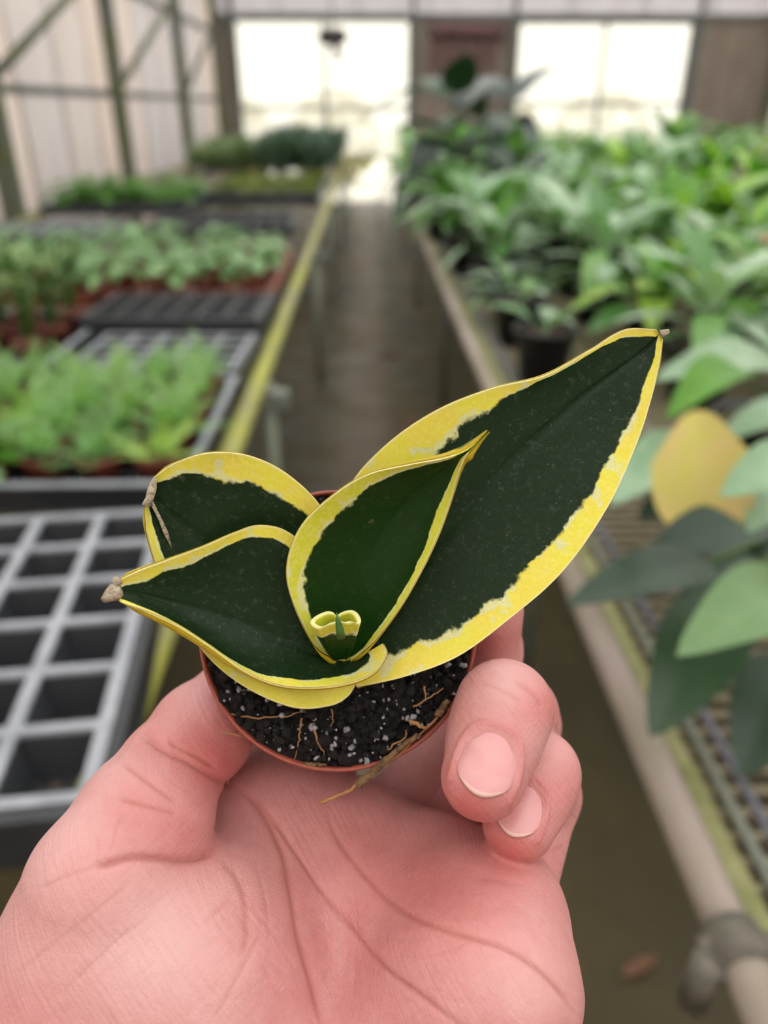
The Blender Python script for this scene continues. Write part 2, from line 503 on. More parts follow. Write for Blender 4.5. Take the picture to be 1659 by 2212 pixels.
def right_bench(name, x0, x1, y0, label, fine):
    root = empty(name, (x0, 0, 0)); tag(root, label, 'bench')
    w = x1 - x0
    if fine:
        MB().tube([(.021, y0, BZ - .02), (.021, 13.0, BZ - .02)], .0205, 14).build('rail', M['grey_pipe'], root, smooth=True)
        # mossy angle iron behind the pipe, uneven on top
        m = MB(); yy = np.linspace(y0, 13.0, 260); rr = np.random.RandomState(2)
        ring = []
        for y in yy:
            j = rr.uniform(-.003, .004)
            ring.append([(.040, y, BZ - .035), (.040, y, BZ - .010 + .2 * j), (.058 + j, y, BZ - .006), (.060 + j, y, BZ - .035)])
        vs = [p for r in ring for p in r]
        fs = [(i * 4 + k, i * 4 + (k + 1) % 4, (i + 1) * 4 + (k + 1) % 4, (i + 1) * 4 + k) for i in range(len(yy) - 1) for k in range(4)]
        m.add(vs, fs).build('mossy_edge', M['moss_edge'], root)
        MB().tube([(.078, y0, BZ - .012), (.078, 13.0, BZ - .012)], .0062, 8).build('runner', M['bar'], root, smooth=True)
        MB().tube([(.106, y0, BZ - .016), (.106, 13.0, BZ - .016)], .0055, 8).build('runner', M['blue_bar'], root, smooth=True)
        for x in (.35, .75, 1.15, 1.6):
            MB().box((x, 6.6, BZ - .03), (.025, 12.6, .02)).build('runner', M['bar'], root)
        wm = MB().tube([(.05, 0, BZ - .020), (w, 0, BZ - .020)], .0050, 6).mesh('wire', M['wire'])
        k = 0; y = y0 + .02
        while y < 3.4:
            link('wire', wm, root, (0, y, 0)); y += .030
        m = MB()
        while y < 13.0:
            m.box((w / 2, y, BZ - .020), (w - .1, .006, .006)); y += .04
        o = m.build('far_wires', M['wire'], root); o['kind'] = 'stuff'
        # pipe clamp
        cl = empty_part = MB()
        cl.tube([(.021, .400, BZ - .02), (.021, .440, BZ - .02)], .0265, 16)
        cl.tube([(-.016, .405, BZ - .070), (-.012, .405, BZ - .012)], [.0135, .0150], 12)
        cl.tube([(-.010, .425, BZ - .025), (.012, .425, BZ - .018)], .012, 10)
        cl.tube([(.03, .420, BZ - .012), (.068, .420, BZ - .016)], .012, 10)
        cl.build('clamp', M['clamp'], root, smooth=True)
    else:
        MB().tube([(.02, y0, BZ - .02), (.02, 13.0, BZ - .02)], .021, 10).build('rail', M['grey_pipe'], root, smooth=True)
        MB().box((w / 2, (y0 + 13) / 2, BZ - .03), (w, 13 - y0, .02)).build('top', M['wire'], root)
    lm = MB().tube([(0, 0, 0), (0, 0, BZ - .03)], .019, 10).mesh('leg', M['mossy_post'], True)
    for y in (1.6, 4.0, 6.4, 8.8, 11.2):
        for x in (.10, w - .03): link('leg', lm, root, (x, y, 0))
    return root
right_bench('right_bench', .305, 2.45, .25, 'wire mesh bench on the right with a grey pipe rail and mossy edge', True)
right_bench('far_right_bench', 3.05, 5.6, 3.5, 'second planting bench beyond the right aisle bench', False)

# ------------------------------------------------------------------ trays
def make_cell_mesh(p, q, depth, name='cell'):
    a, b, c_, d_ = p / 2 - .004, p / 2 - .018, q / 2 - .004, q / 2 - .018
    m = MB()
    vs = [(sx * a, sy * c_, 0) for sx, sy in ((-1, -1), (1, -1), (1, 1), (-1, 1))] + [(sx * b, sy * d_, -depth) for sx, sy in ((-1, -1), (1, -1), (1, 1), (-1, 1))]
    fs = [(k, 4 + k, 4 + (k + 1) % 4, (k + 1) % 4) for k in range(4)] + [(4, 5, 6, 7)]
    m.add(vs, fs)
    return m.mesh(name, M['cell'])
def make_tray(loc, rz, nx, ny, p, depth, label, rim_mat='tray_rim', cells=True, group=None, ridge=.011, py=None):
    q_ = py or p
    root = empty('cell_tray', loc, rz); tag(root, label, 'tray', group)
    w, l = nx * p, ny * q_
    z = depth + .004
    for i in range(nx + 1):
        MB().box((-w / 2 + i * p, 0, z), (ridge, l + ridge, .006)).build('ridge', M[rim_mat], root)
    for j in range(ny + 1):
        MB().box((0, -l / 2 + j * q_, z - .0005), (w + ridge, ridge * .85, .006)).build('ridge', M[rim_mat], root)
    # outer skirt
    m = MB()
    o, q = .018, .024
    r1 = [(-w / 2 - .004, -l / 2 - .004), (w / 2 + .004, -l / 2 - .004), (w / 2 + .004, l / 2 + .004), (-w / 2 - .004, l / 2 + .004)]
    r2 = [(x + math.copysign(o, x), y + math.copysign(o, y)) for x, y in r1]
    vs = [(x, y, z) for x, y in r1] + [(x, y, z - .002) for x, y in r2] + [(x, y, 0) for x, y in r2]
    fs = []
    for k in range(4):
        j = (k + 1) % 4
        fs += [(k, 4 + k, 4 + j, j), (4 + k, 8 + k, 8 + j, 4 + j)]
    m.add(vs, fs).build('skirt', M['tray'], root)
    if cells:
        cm = make_cell_mesh(p, q_, depth)
        for i in range(nx):
            for j in range(ny):
                link('cell', cm, root, (-w / 2 + (i + .5) * p, -l / 2 + (j + .5) * q_, z - .002))
    return root
def skirt_tray(loc, rz, w, l, h, label, name='carry_tray', mat='tray'):
    """shallow open tray that carries small pots"""
    root = empty(name, loc, rz); tag(root, label, 'tray')
    t = .006
    MB().box((0, 0, .004), (w, l, .006)).build('base', M[mat], root)
    for s in (-1, 1):
        MB().box((s * w / 2, 0, h / 2), (t, l, h)).build('side', M[mat], root)
        MB().box((0, s * l / 2, h / 2), (w, t, h)).build('side', M[mat], root)
    m = MB()
    for s in (-1, 1):
        m.box((s * (w / 2 + .006), 0, h), (.018, l + .02, .004)); m.box((0, s * (l / 2 + .006), h), (w + .02, .018, .004))
    m.build('lip', M['tray_rim' if mat == 'tray' else mat], root)
    return root
a = on_z(300, 1500, BZ + .06)
make_tray((-.452, .812, BZ), math.radians(6.3), 3, 6, .096, .058, 'empty grey cell tray nearest the viewer beside the algae covered rail', ridge=.015, py=.099)
make_tray((-.56, 2.10, BZ), math.radians(-2), 5, 4, .085, .05, 'dusty pale empty cell tray behind the feathery seedlings', group=None)
make_tray((-.60, 2.53, BZ + .01), math.radians(-2), 6, 4, .085, .07, 'dark empty cell tray in front of the round leaved seedlings', 'tray')
make_tray((-1.78, 4.55, BZ), math.radians(4), 7, 6, .10, .05, 'pale empty cell tray by the left wall behind the round leaved seedlings')
make_tray((-.86, 4.95, BZ), math.radians(2), 8, 7, .10, .05, 'dark empty cell tray near the rail behind the round leaved seedlings', 'tray')

# ------------------------------------------------------------------ small leaves and seedlings
def leaf_blade(L, W, droop=.25, fold=.15, nl=7, nw=4, wid=None, start=0.0, petiole=0.0):
    """blade along +X from the origin, width in Y, droop in -Z; returns verts, faces"""
    wid = wid or (lambda t: math.sin(math.pi * min(1, t ** .8)) ** .85 if t < 1 else 0)
    vs = []; fs = []
    for i in range(nl + 1):
        t = i / nl
        ww = max(W / 2 * wid(t), .0006)
        x = petiole + L * (t - .12 * droop * t * t); z = -droop * L * t * t
        for k in range(nw + 1):
            s = 2 * k / nw - 1
            vs.append((x, ww * s, z + fold * ww * abs(s) - .0))
    n1 = nw + 1
    for i in range(nl):
        for k in range(nw):
            fs.append((i * n1 + k, (i + 1) * n1 + k, (i + 1) * n1 + k + 1, i * n1 + k + 1))
    return vs, fs
def place(m, vf, R, t):
    m.add([R @ Vector(v) + Vector(t) for v in vf[0]], vf[1])
def rot(az, el, roll=0):
    return (Euler((0, 0, az)).to_matrix() @ Euler((0, -el, 0)).to_matrix() @ Euler((roll, 0, 0)).to_matrix())

def fern_mesh(seed, mat, h=.10):
    r = random.Random(seed); m = MB()
    for i in range(13):
        az = r.uniform(0, 6.283); el = r.uniform(.35, 1.35); L = h * r.uniform(.7, 1.15)
        R = rot(az, el)
        for k in range(7):
            t = .25 + .75 * k / 6
            p = R @ Vector((L * t, 0, -.22 * L * t * t))
            for s in (-1, 1):
                w = .030 * (1.15 - t * .75)
                place(m, leaf_blade(w, w * .42, .3, .1, 2, 1), R @ rot(s * 1.0, .1), p)
        m.tube([(0, 0, 0), R @ Vector((L * .5, 0, -.05 * L)), R @ Vector((L, 0, -.22 * L))], .0009, 4, False)
    return m.mesh('foliage', M[mat], True)
def tall_mesh(seed, h=.17):
    r = random.Random(seed); m = MB()
    for i in range(9):
        az = r.uniform(0, 6.283); R = rot(az, r.uniform(1.15, 1.5)); L = h * r.uniform(.75, 1.1)
        m.tube([(0, 0, 0), R @ Vector((L * .5, 0, 0)), R @ Vector((L, 0, -.02))], [.0016, .0013, .001], 4, False)
        for k in range(9):
            t = .2 + .8 * k / 8
            place(m, leaf_blade(.034, .010, .2, .1, 3, 1), R @ rot(0, 0, r.uniform(0, 6.28)) @ rot(r.uniform(-.4, .4), r.uniform(-.9, -.3)), R @ Vector((L * t, 0, 0)))
    return m.mesh('foliage', M['tall'], True)
def tuft_mesh(seed):
    r = random.Random(seed); m = MB()
    for i in range(26):
        place(m, leaf_blade(r.uniform(.016, .026), .009, .3, .1, 2, 1), rot(r.uniform(0, 6.28), r.uniform(.2, 1.4)), (r.uniform(-.03, .03), r.uniform(-.03, .03), r.uniform(-.01, .02)))
    return m.mesh('top_leaves', M['tall_top'], True)
def round_mesh(seed, mat, h=.07, n=13, lw=.05):
    r = random.Random(seed); m = MB()
    for i in range(n):
        az = r.uniform(0, 6.283); el = r.uniform(.3, 1.3); L = h * r.uniform(.5, 1.1)
        R = rot(az, el); e = R @ Vector((L, 0, 0))
        m.tube([(0, 0, 0), e], .0012, 4, False)
        place(m, leaf_blade(lw * r.uniform(.8, 1.2), lw * .72, .3, .12, 4, 2, lambda t: math.sqrt(max(0, 1 - (2 * t - 1) ** 2))), rot(az, el - r.uniform(.4, 1.0)), e)
    return m.mesh('foliage', M[mat], True)
def tuft_moss(seed, mat, h=.06, n=60, spread=.05, el=.5):
    r = random.Random(seed); m = MB()
    for i in range(n):
        place(m, leaf_blade(h * r.uniform(.5, 1.2), h * .16, .3, .1, 2, 1), rot(r.uniform(0, 6.28), r.uniform(el, 1.5)), (r.uniform(-spread, spread), r.uniform(-spread, spread), 0))
    return m.mesh('foliage', M[mat], True)

SPOT = MB().lathe([(0, 0), (.030, 0), (.041, .062), (.044, .064), (.0445, .072), (.041, .072), (.040, .062)], 14).mesh('pot', M['red_pot'], True)
SSOIL = MB().lathe([(.0, .062), (.039, .060)], 14).mesh('soil', M['bed_soil'])
BPOT = MB().lathe([(0, 0), (.030, 0), (.041, .062), (.044, .064), (.0445, .072), (.041, .072), (.040, .062)], 14).mesh('pot', M['black_pot'], True)

def seedling_block(x0, x1, y0, y1, px, py, foliage, name, desc, cat, grp, pot=SPOT, z=BZ + .008, extra=None, keep=None, scale=(.9, 1.15), lift=.06, jit=.012, seed=1):
    r = random.Random(seed)
    nx = max(1, int(round((x1 - x0) / px))); ny = max(1, int(round((y1 - y0) / py)))
    for j in range(ny):
        for i in range(nx):
            x = x1 - (i + .5) * px; y = y0 + (j + .5) * py
            if keep and not keep(i, j): continue
            if x < -.56 * (y * .885 + .3) - .12: continue          # wholly outside the frame
            root = empty(name, (x + r.uniform(-.004, .004), y + r.uniform(-.004, .004), z), r.uniform(0, 6.28))
            tag(root, '%s, %s from the rail in the %s row' % (desc, ORD[i + 1], ORD[j + 1]), cat, grp)
            link('pot', pot, root); link('soil', SSOIL, root)
            s = r.uniform(*scale)
            f = link('foliage', r.choice(foliage), root, (0, 0, lift), None, (s, s, s))
            if extra: link('top_leaves', r.choice(extra), root, (r.uniform(-jit, jit), r.uniform(-jit, jit), lift + .15 * s), None, (s, s, s))

ferns = [fern_mesh(i, 'fern', .10) for i in range(4)] + [fern_mesh(9, 'fern2', .10)]
skirt_tray((-.605, 1.55, BZ), 0, .53, .60, .055, 'black carry tray of feathery seedlings nearest the rail')
skirt_tray((-1.15, 1.55, BZ), 0, .53, .60, .055, 'black carry tray of feathery seedlings further from the rail')
seedling_block(-1.41, -.345, 1.27, 1.84, .105, .114, ferns, 'fern_seedling', 'feathery light green seedling in a red pot', 'seedling', 'feathery seedlings in the front carry trays', scale=(.85, 1.12), seed=3)
# bushy plant at the left edge of the frame, in front of the feathery seedlings
def simple_plant(name, loc, label, cat, mats, leaves, L, W, el, seed, pot_r=.06, pot_h=.10, pot_mat='black_pot', group=None, stem_h=0.0, droop=(.2, .6), rz=0, petiole=.35, wid=None, curl=.15):
    r = random.Random(seed)
    root = empty(name, loc, rz); tag(root, label, cat, group)
    MB().lathe([(0, 0), (pot_r * .72, 0), (pot_r * .97, pot_h * .9), (pot_r * 1.05, pot_h * .91), (pot_r * 1.06, pot_h), (pot_r * .99, pot_h), (pot_r * .95, pot_h * .86)], 18).build('pot', M[pot_mat], root, smooth=True)
    MB().lathe([(0, pot_h * .88), (pot_r * .95, pot_h * .86)], 18).build('soil', M['bed_soil'], root)
    top = pot_h * .88
    if stem_h:
        MB().tube([(0, 0, top), (.01, .01, top + stem_h)], [.008, .005], 6).build('stem', M['stem'], root, smooth=True)
    meshes = {}
    for i in range(leaves):
        mt = r.choice(mats); dv = r.choice((0, 1))
        if (mt, dv) not in meshes:
            m = MB(); p = petiole * L
            d = droop[dv]
            m.add(*leaf_blade(L, W, d, curl, 8, 4, wid, petiole=p))
            m.tube([(0, 0, 0), (p * .6, 0, .004), (p + .03 * L, 0, 0)], [.0035, .003, .002], 5, False)
            meshes[(mt, dv)] = m.mesh('leaf', M[mt], True)
        a = i * 2.399 + r.uniform(-.4, .4); e = r.uniform(*el); s = r.uniform(.75, 1.15)
        hz = top + stem_h * (.15 + .85 * (i + .5) / leaves)
        link('leaf', meshes[(mt, dv)], root, (0, 0, hz), (r.uniform(-.3, .3), -e, a), (s, s, s))
    return root
q = on_z(-10, 1075, BZ)
simple_plant('leafy_seedling', (q[0] - .02, q[1] + .02, BZ), 'glossy broad leaved young plant at the left edge beside the empty grey tray', 'seedling', ['bright', 'round'], 16, .075, .05, (.2, 1.2), 5, .045, .07, 'black_pot')

tall = [tall_mesh(i) for i in range(3)]; tops = [tuft_mesh(i) for i in range(3)]
skirt_tray((-1.22, 2.28, BZ), 0, .72, .56, .05, 'black carry tray of tall thin stemmed seedlings')
seedling_block(-1.57, -.87, 2.03, 2.55, .14, .17, tall, 'tall_seedling', 'tall thin stemmed seedling with pale top', 'seedling', 'tall seedlings beside the empty trays', extra=tops, scale=(1.05, 1.3), seed=4)
rounds = [round_mesh(i, 'round') for i in range(4)]
skirt_tray((-.66, 3.32, BZ), 0, .60, .90, .055, 'red brown carry tray of round leaved seedlings nearest the rail', mat='red_pot')
skirt_tray((-1.31, 3.32, BZ), 0, .60, .90, .055, 'red brown carry tray of round leaved seedlings in the middle of the bench', mat='red_pot')
skirt_tray((-1.96, 3.32, BZ), 0, .60, .90, .055, 'red brown carry tray of round leaved seedlings next to the left wall', mat='red_pot')
seedling_block(-2.24, -.37, 2.90, 3.76, .170, .172, rounds, 'round_leaved_seedling', 'round leaved green seedling in a red pot', 'seedling', 'round leaved seedlings behind the empty trays', scale=(1.0, 1.7), seed=6)
brights = [round_mesh(20 + i, 'bright', .10, 16, .07) for i in range(3)]
skirt_tray((-1.72, 6.05, BZ), 0, .95, .95, .06, 'black carry tray of bright green leafy plants by the left wall')
seedling_block(-2.2, -1.25, 5.6, 6.5, .19, .18, brights, 'bright_seedling', 'bright leafy plant by the wall', 'seedling', 'bright leafy plants by the wall', pot=BPOT, scale=(1.0, 1.4), seed=7)
mossy = [tuft_moss(i, 'moss', .07, 70, .07) for i in range(3)]
skirt_tray((-.80, 6.95, BZ), 0, .86, 1.45, .07, 'black carry tray of low mossy seedlings near the far rail')
seedling_block(-1.22, -.38, 6.25, 7.65, .21, .20, mossy, 'mossy_seedling', 'low yellowish mossy seedling near the far rail', 'seedling', 'low mossy seedlings near the far rail', pot=BPOT, scale=(1.1, 1.5), seed=8)
greys = [tuft_moss(30 + i, 'greygreen', .24, 140, .12, 1.05) for i in range(3)]
seedling_block(-1.95, -1.2, 9.0, 11.0, .36, .40, greys, 'grey_green_plant', 'grey green grassy plant by the wall', 'plant', 'grassy plants far back by the wall', pot=BPOT, scale=(.95, 1.3), seed=9)
blues = [tuft_moss(40 + i, 'blue', .32, 170, .15, 1.05) for i in range(3)]
seedling_block(-1.15, -.36, 8.6, 11.6, .38, .50, blues, 'bluish_plant', 'bluish green plant far along the bench', 'plant', 'bluish plants at the far end of the left bench', pot=BPOT, scale=(1.0, 1.35), seed=10)

# ------------------------------------------------------------------ right bench: foreground leaves placed one by one
def wide_leaf(name, base, tip, width, mat, parent, fold=.25, arch=.10, heart=0.0, side=None, nl=18, nw=10, wid=None, label=None, petiole_to=None, twist=0.0):
    """a single blade from base to tip (world), facing up and to the viewer"""
    b = Vector(base); t = Vector(tip); d = t - b; L = d.length; d.normalize()
    up = Vector((0, 0, 1)) + (Vector((0, 0, CAMZ)) - (b + t) / 2).normalized() * .8
    n_ = (up - d * up.dot(d)).normalized()
    s_ = d.cross(n_).normalized()
    if twist:
        n_, s_ = n_ * math.cos(twist) + s_ * math.sin(twist), s_ * math.cos(twist) - n_ * math.sin(twist)
    wid = wid or (lambda u: (math.sin(math.pi * u ** .72)) ** .8 if 0 < u < 1 else 0)
    m = MB(); vs = []; fs = []
    org = Vector(parent.location) if parent else Vector((0, 0, 0))
    for side_ in (1, -1):
        for i in range(nl + 1):
            u = i / nl; w = max(width / 2 * wid(u), .0004)
            for k in range(nw + 1):
                s = 2 * k / nw - 1
                back = heart * L * (abs(s) ** 1.5) * max(0, 1 - u * 3.2)
                p = b + d * (L * u - back) + s_ * (w * s) + n_ * (arch * L * math.sin(math.pi * u) + fold * w * abs(s) ** 1.3 + .0006 * side_)
                vs.append(p - org)
    n1 = nw + 1; tot = n1 * (nl + 1)
    for i in range(nl):
        for k in range(nw):
            f = (i * n1 + k, (i + 1) * n1 + k, (i + 1) * n1 + k + 1, i * n1 + k + 1)
            fs.append(f); fs.append(tuple(x + tot for x in f[::-1]))
    m.add(vs, fs)
    o = m.build(name, M[mat], parent, smooth=True)
    if petiole_to is not None:
        e = Vector(petiole_to)
        MB().tube([b - org, (b + e) / 2 + Vector((0, 0, .02)) - org, e - org], [.0022, .003, .0035], 6).build('petiole', M['stem'], o, smooth=True)
    if label: o['label'] = label
    return o
def pot_parts(root, r, h, mat='black_pot'):
    MB().lathe([(0, 0), (r * .72, 0), (r * .97, h * .9), (r * 1.05, h * .91), (r * 1.06, h), (r * .99, h), (r * .95, h * .86)], 24).build('pot', M[mat], root, smooth=True)
    MB().lathe([(0, h * .88), (r * .95, h * .86)], 24).build('soil', M['bed_soil'], root)
broad = lambda u: (math.sin(math.pi * u ** .62)) ** .72 if 0 < u < 1 else 0
fg = empty('broad_leaved_plant', (.66, .93, BZ - .017)); tag(fg, 'nearest broad leaved potted plant overhanging the right rail with one yellowed leaf', 'potted plant')
pot_parts(fg, .075, .13)
CR = Vector((.66, .93, BZ + .13))
wide_leaf('leaf', P(1530, 1215, .86), P(1222, 1308, .74), .064, 'deep', fg, .18, .05, 0, petiole_to=CR, wid=broad)
wide_leaf('leaf', P(1740, 1290, .72), P(1462, 1418, .63), .080, 'big_light', fg, .35, .10, 0, petiole_to=CR, wid=broad)
wide_leaf('leaf', P(1575, 1270, .80), P(1405, 1592, .74), .088, 'deep', fg, .12, .03, 0, petiole_to=CR, wid=broad, twist=-.25)
wide_leaf('leaf', P(1660, 1230, .90), P(1470, 1300, .84), .075, 'deep', fg, .15, .06, 0, petiole_to=CR, wid=broad)
wide_leaf('leaf', P(1720, 1420, .80), P(1600, 1680, .76), .085, 'deep', fg, .15, .03, 0, petiole_to=CR, wid=broad)
heartw = lambda u: (1.0 * math.sqrt(max(0, 1 - ((u - .30) / .33) ** 2)) if u < .30 else max(0, math.cos((u - .30) / .70 * math.pi / 2)) ** .62) if u > 0 else .42
wide_leaf('leaf', P(1518, 1090, .80), P(1508, 888, .86), .100, 'yellow_leaf', fg, .42, .04, .26, petiole_to=CR, wid=lambda u: float(np.interp(u, [0, .03, .08, .16, .3, .5, .75, .92, 1], [.70, .82, .92, .99, 1.0, .78, .50, .30, .05])), label='yellowed heart shaped leaf', twist=-.10)
wide_leaf('leaf', P(1760, 1000, .74), P(1556, 1072, .70), .064, 'pale', fg, .25, .08, 0, petiole_to=CR, wid=broad)
wide_leaf('leaf', P(1660, 1110, .97), P(1395, 1205, .92), .085, 'deep', fg, .2, .05, 0, petiole_to=CR, wid=broad)
wide_leaf('leaf', P(1720, 1170, .95), P(1530, 1290, .92), .085, 'deep', fg, .2, .05, 0, petiole_to=CR, wid=broad)
wide_leaf('leaf', P(1700, 1050, .80), P(1615, 1150, .75), .050, 'pale', fg, .25, .08, 0, petiole_to=CR, wid=broad)
bk = empty('broad_leaved_plant', (.74, 1.36, BZ - .017)); tag(bk, 'pale leaved potted plant just behind the yellowed leaf', 'potted plant')
pot_parts(bk, .085, .15)
CR2 = Vector((.74, 1.36, BZ + .15))
wide_leaf('leaf', P(1500, 950, 1.12), P(1318, 1092, .98), .085, 'pale', bk, .2, .06, 0, petiole_to=CR2, wid=broad)
wide_leaf('leaf', P(1690, 790, 1.25), P(1412, 822, 1.10), .085, 'pale', bk, .2, .08, 0, petiole_to=CR2, wid=broad)
wide_leaf('leaf', P(1600, 800, 1.12), P(1440, 905, 1.02), .070, 'bright', bk, .3, .14, 0, petiole_to=CR2, wid=broad)
wide_leaf('leaf', P(1740, 880, 1.20), P(1540, 960, 1.10), .060, 'pale', bk, .2, .08, 0, petiole_to=CR2, wid=broad)
wide_leaf('leaf', P(1560, 1000, 1.15), P(1700, 1180, 1.10), .10, 'deep', bk, .2, .06, 0, petiole_to=CR2, wid=broad)
wide_leaf('leaf', P(1500, 1090, 1.1), P(1380, 1120, 1.02), .07, 'deep', bk, .2, .06, 0, petiole_to=CR2, wid=broad)

# rows of potted plants on the right benches
KINDS = {
    'mid': ('mid green leafy potted plant', ['mid', 'mid', 'silver'], 20, .19, .082),
    'silver': ('pale silvery leaved potted plant', ['silver', 'silver', 'mid'], 22, .19, .070),
    'lime': ('lime green leaved potted plant', ['lime', 'bright', 'mid'], 19, .20, .092),
    'deep': ('dark green leaved potted plant', ['deep', 'mid', 'silver'], 18, .20, .092),
}
ROWS = [1.86, 2.24, 2.66, 3.10, 3.56, 4.04, 4.56, 5.12, 5.72, 6.36, 7.05, 7.80, 8.6, 9.5]
PAT = ['silver', 'mid', 'lime', 'silver', 'deep', 'mid', 'lime']
rp = random.Random(21)
PROTO = {}
for kname, (desc, mats, nl_, L, W) in KINDS.items():
    for v in range(2):
        PROTO[(kname, v)] = simple_plant('leafy_potted_plant', (0, -50, -20), 'x', 'potted plant', mats, nl_, L, W, (.05, 1.25), 50 + v * 7 + len(kname), .085, .14, 'black_pot', 'potted plants in rows on the right bench', .10, (.35, .85))
used = set()
for j, y in enumerate(ROWS):
    sp = .36 if y < 5 else .42
    xs_ = [.46 + sp * i for i in range(6)]
    for i, x in enumerate(xs_):
        if x > 2.42: continue
        if x > .55 * (y * .885 + .35) + .30: continue
        if min(math.hypot(x - a_, y - b_) for a_, b_ in ((.50, 5.05), (.95, 6.05))) < .36: continue
        if i == 0 and j < 2:                               # two half empty black pots beside the rail
            simple_plant('black_potted_plant', (.47, (2.02, 2.40)[j], BZ - .016), 'black pot of bare brown soil with few leaves, %s beside the right rail' % ('nearer' if j == 0 else 'farther'), 'potted plant', ['mid', 'silver'], 4, .15, .06, (.5, 1.2), 70 + j, .082, .15)
            continue
        kn = PAT[(i * 3 + j * 2 + rp.randint(0, 1)) % len(PAT)]
        if i >= 3 and rp.random() < .4: kn = 'lime'
        key = (kn, rp.randint(0, 1))
        low = i == 0 and y < 3.0
        if key in used: o = copy_tree(PROTO[key])
        else: o = PROTO[key]; used.add(key)
        s = rp.uniform(.85, 1.15) * (1.0 if y < 3 else 1.12 if y < 5 else 1.3) * (.72 if low else 1.0)
        o.location = (x + rp.uniform(-.04, .04), y + rp.uniform(-.04, .04), BZ - .016)
        o.rotation_euler = (0, 0, rp.uniform(0, 6.28)); o.scale = (s, s, s)
        o['label'] = '%s, %s from the rail in the %s right bench row' % (KINDS[kn][0], ORD[i + 1], ORD[j + 1])
for key, o in PROTO.items():
    if key not in used:
        for ch in list(o.children): bpy.data.objects.remove(ch)
        bpy.data.objects.remove(o)
# taller plants on the second bench beyond
for j, y in enumerate((5.0, 6.0, 7.0, 8.0, 9.2, 10.4)):
    for i, x in enumerate((3.3, 3.95, 4.6, 5.2)):
        if x > .55 * (y * .885 + .35) + .5: continue
        if math.hypot(x - 3.75, y - 7.2) < .5: continue
        kn = rp.choice(['lime', 'mid', 'deep', 'mid'])
        o = copy_tree(PROTO[(kn, 0)] if (kn, 0) in used else PROTO[next(iter(used))])
        s = rp.uniform(1.3, 1.6); o.scale = (s, s, s)
        o.location = (x, y, BZ - .018); o.rotation_euler = (0, 0, rp.uniform(0, 6.28))
        o['label'] = 'large leafy plant on the far right bench, %s across in the %s row' % (ORD[i + 1], ORD[j + 1])
        o['group'] = 'large potted plants on the far right bench'
# tall slate coloured plants standing above the rest
for k, (x, y, s, sd) in enumerate(((.50, 5.05, 1.0, 3), (.95, 6.05, 1.0, 4))):
    simple_plant('slate_leaved_plant', (x, y, BZ - .016), ('tall plant with big slate grey drooping leaves beside the aisle doorway', 'tall dark leaved plant with big drooping leaves behind the slate one')[k], 'potted plant',
                 ['slate', 'slate', 'deep'], 18, .36 * s, .24 * s, (-.25, 1.1), sd, .13, .2, 'black_pot', None, .50, (.45, 1.0), wid=broad, petiole=.4)
# blue green spiky plant at the right edge far back
simple_plant('teal_plant', (3.75, 7.2, BZ - .018), 'upright teal green plant rising at the right before the end wall', 'potted plant', ['blue', 'deep'], 18, .26, .10, (.5, 1.3), 15, .12, .18, 'black_pot', None, .75, (.3, .6))
# a few stray things among the foliage
def litter(name, pts, w, mat, label):
    root_p = Vector(pts[0]); m = MB()
    vs, fs = leaf_blade((Vector(pts[1]) - root_p).length, w, .1, .5, 6, 3)
    d = Vector(pts[1]) - root_p
    R = rot(math.atan2(d.y, d.x), math.atan2(d.z, math.hypot(d.x, d.y)))
    place(m, (vs, fs), R, (0, 0, 0)); 
    o = m.build(name, M[mat], None, tuple(root_p), True)
    tag(o, label, 'leaf')
a, b = on_z(1345, 2110, .004), on_z(1425, 2060, .010)
litter('fallen_leaf', (a, b), .03, 'brown_leaf', 'dry brown leaf lying on the floor below the right rail')
a, b = on_z(815, 775, .004), on_z(865, 765, .010)
litter('fallen_leaf', (a, b), .05, 'brown_leaf', 'dry leaf scrap lying in the middle of the aisle')
a, b = on_z(690, 520, .004), on_z(1000, 870, .010)
a, b = on_z(905, 905, .004), on_z(870, 925, .010)
litter('fallen_leaf', (a, b), .06, 'brown_leaf', 'brown leaf scrap on the aisle floor just above the big leaf edge')
fl_ = empty('orange_flower', tuple(P(1662, 520, 2.2))); tag(fl_, 'orange bloom just entering at the right edge', 'flower')
for k in range(5):
    mm = MB(); place(mm, leaf_blade(.035, .026, .3, .2, 4, 2), rot(k * 1.256, .5), (0, 0, 0)); mm.build('petal', M['orange'], fl_, smooth=True)
zt = P(1662, 520, 2.2)[2] - (BZ + .1)
MB().tube([(0, 0, 0), (.02, .02, -zt)], .003, 5).build('stem', M['stem'], fl_)

# round fixture hanging in the doorway
hx = (732 - 800) * 11.4 / FPX
fx = empty('hanging_fixture', (hx, 12.6, 2.32)); tag(fx, 'dark rounded fixture hanging in front of the bright doorway', 'fixture')
MB().lathe([(.0, -.10), (.12, -.10), (.20, -.06), (.21, .0), (.20, .06), (.12, .10), (.0, .10)], 24).build('housing', M['dark_metal'], fx, smooth=True)
MB().tube([(0, 0, .10), (0, 0, 1.1)], .012, 6).build('hanger', M['dark_metal'], fx)
MB().tube([(.02, 0, -.1), (.10, 0, -.26), (.06, 0, -.30)], [.05, .04, .02], 8).build('spout', M['dark_metal'], fx, smooth=True)
# maroon rolled cloth and hanging tapes on the end wall
mc = empty('rolled_cloth', (1.55, YE - .16, 2.05)); tag(mc, 'maroon rolled cloth hanging on the end wall between the openings', 'cloth')
MB().tube([(-.55, 0, .45), (.60, 0, .45)], .09, 12).build('roll', M['maroon'], mc, smooth=True)
for k in range(5):
    MB().box((-.45 + k * .22, .02, .15 - .03 * (k % 3)), (.13, .012, .6 - .1 * (k % 3))).build('hanging_strip', M['maroon'], mc)

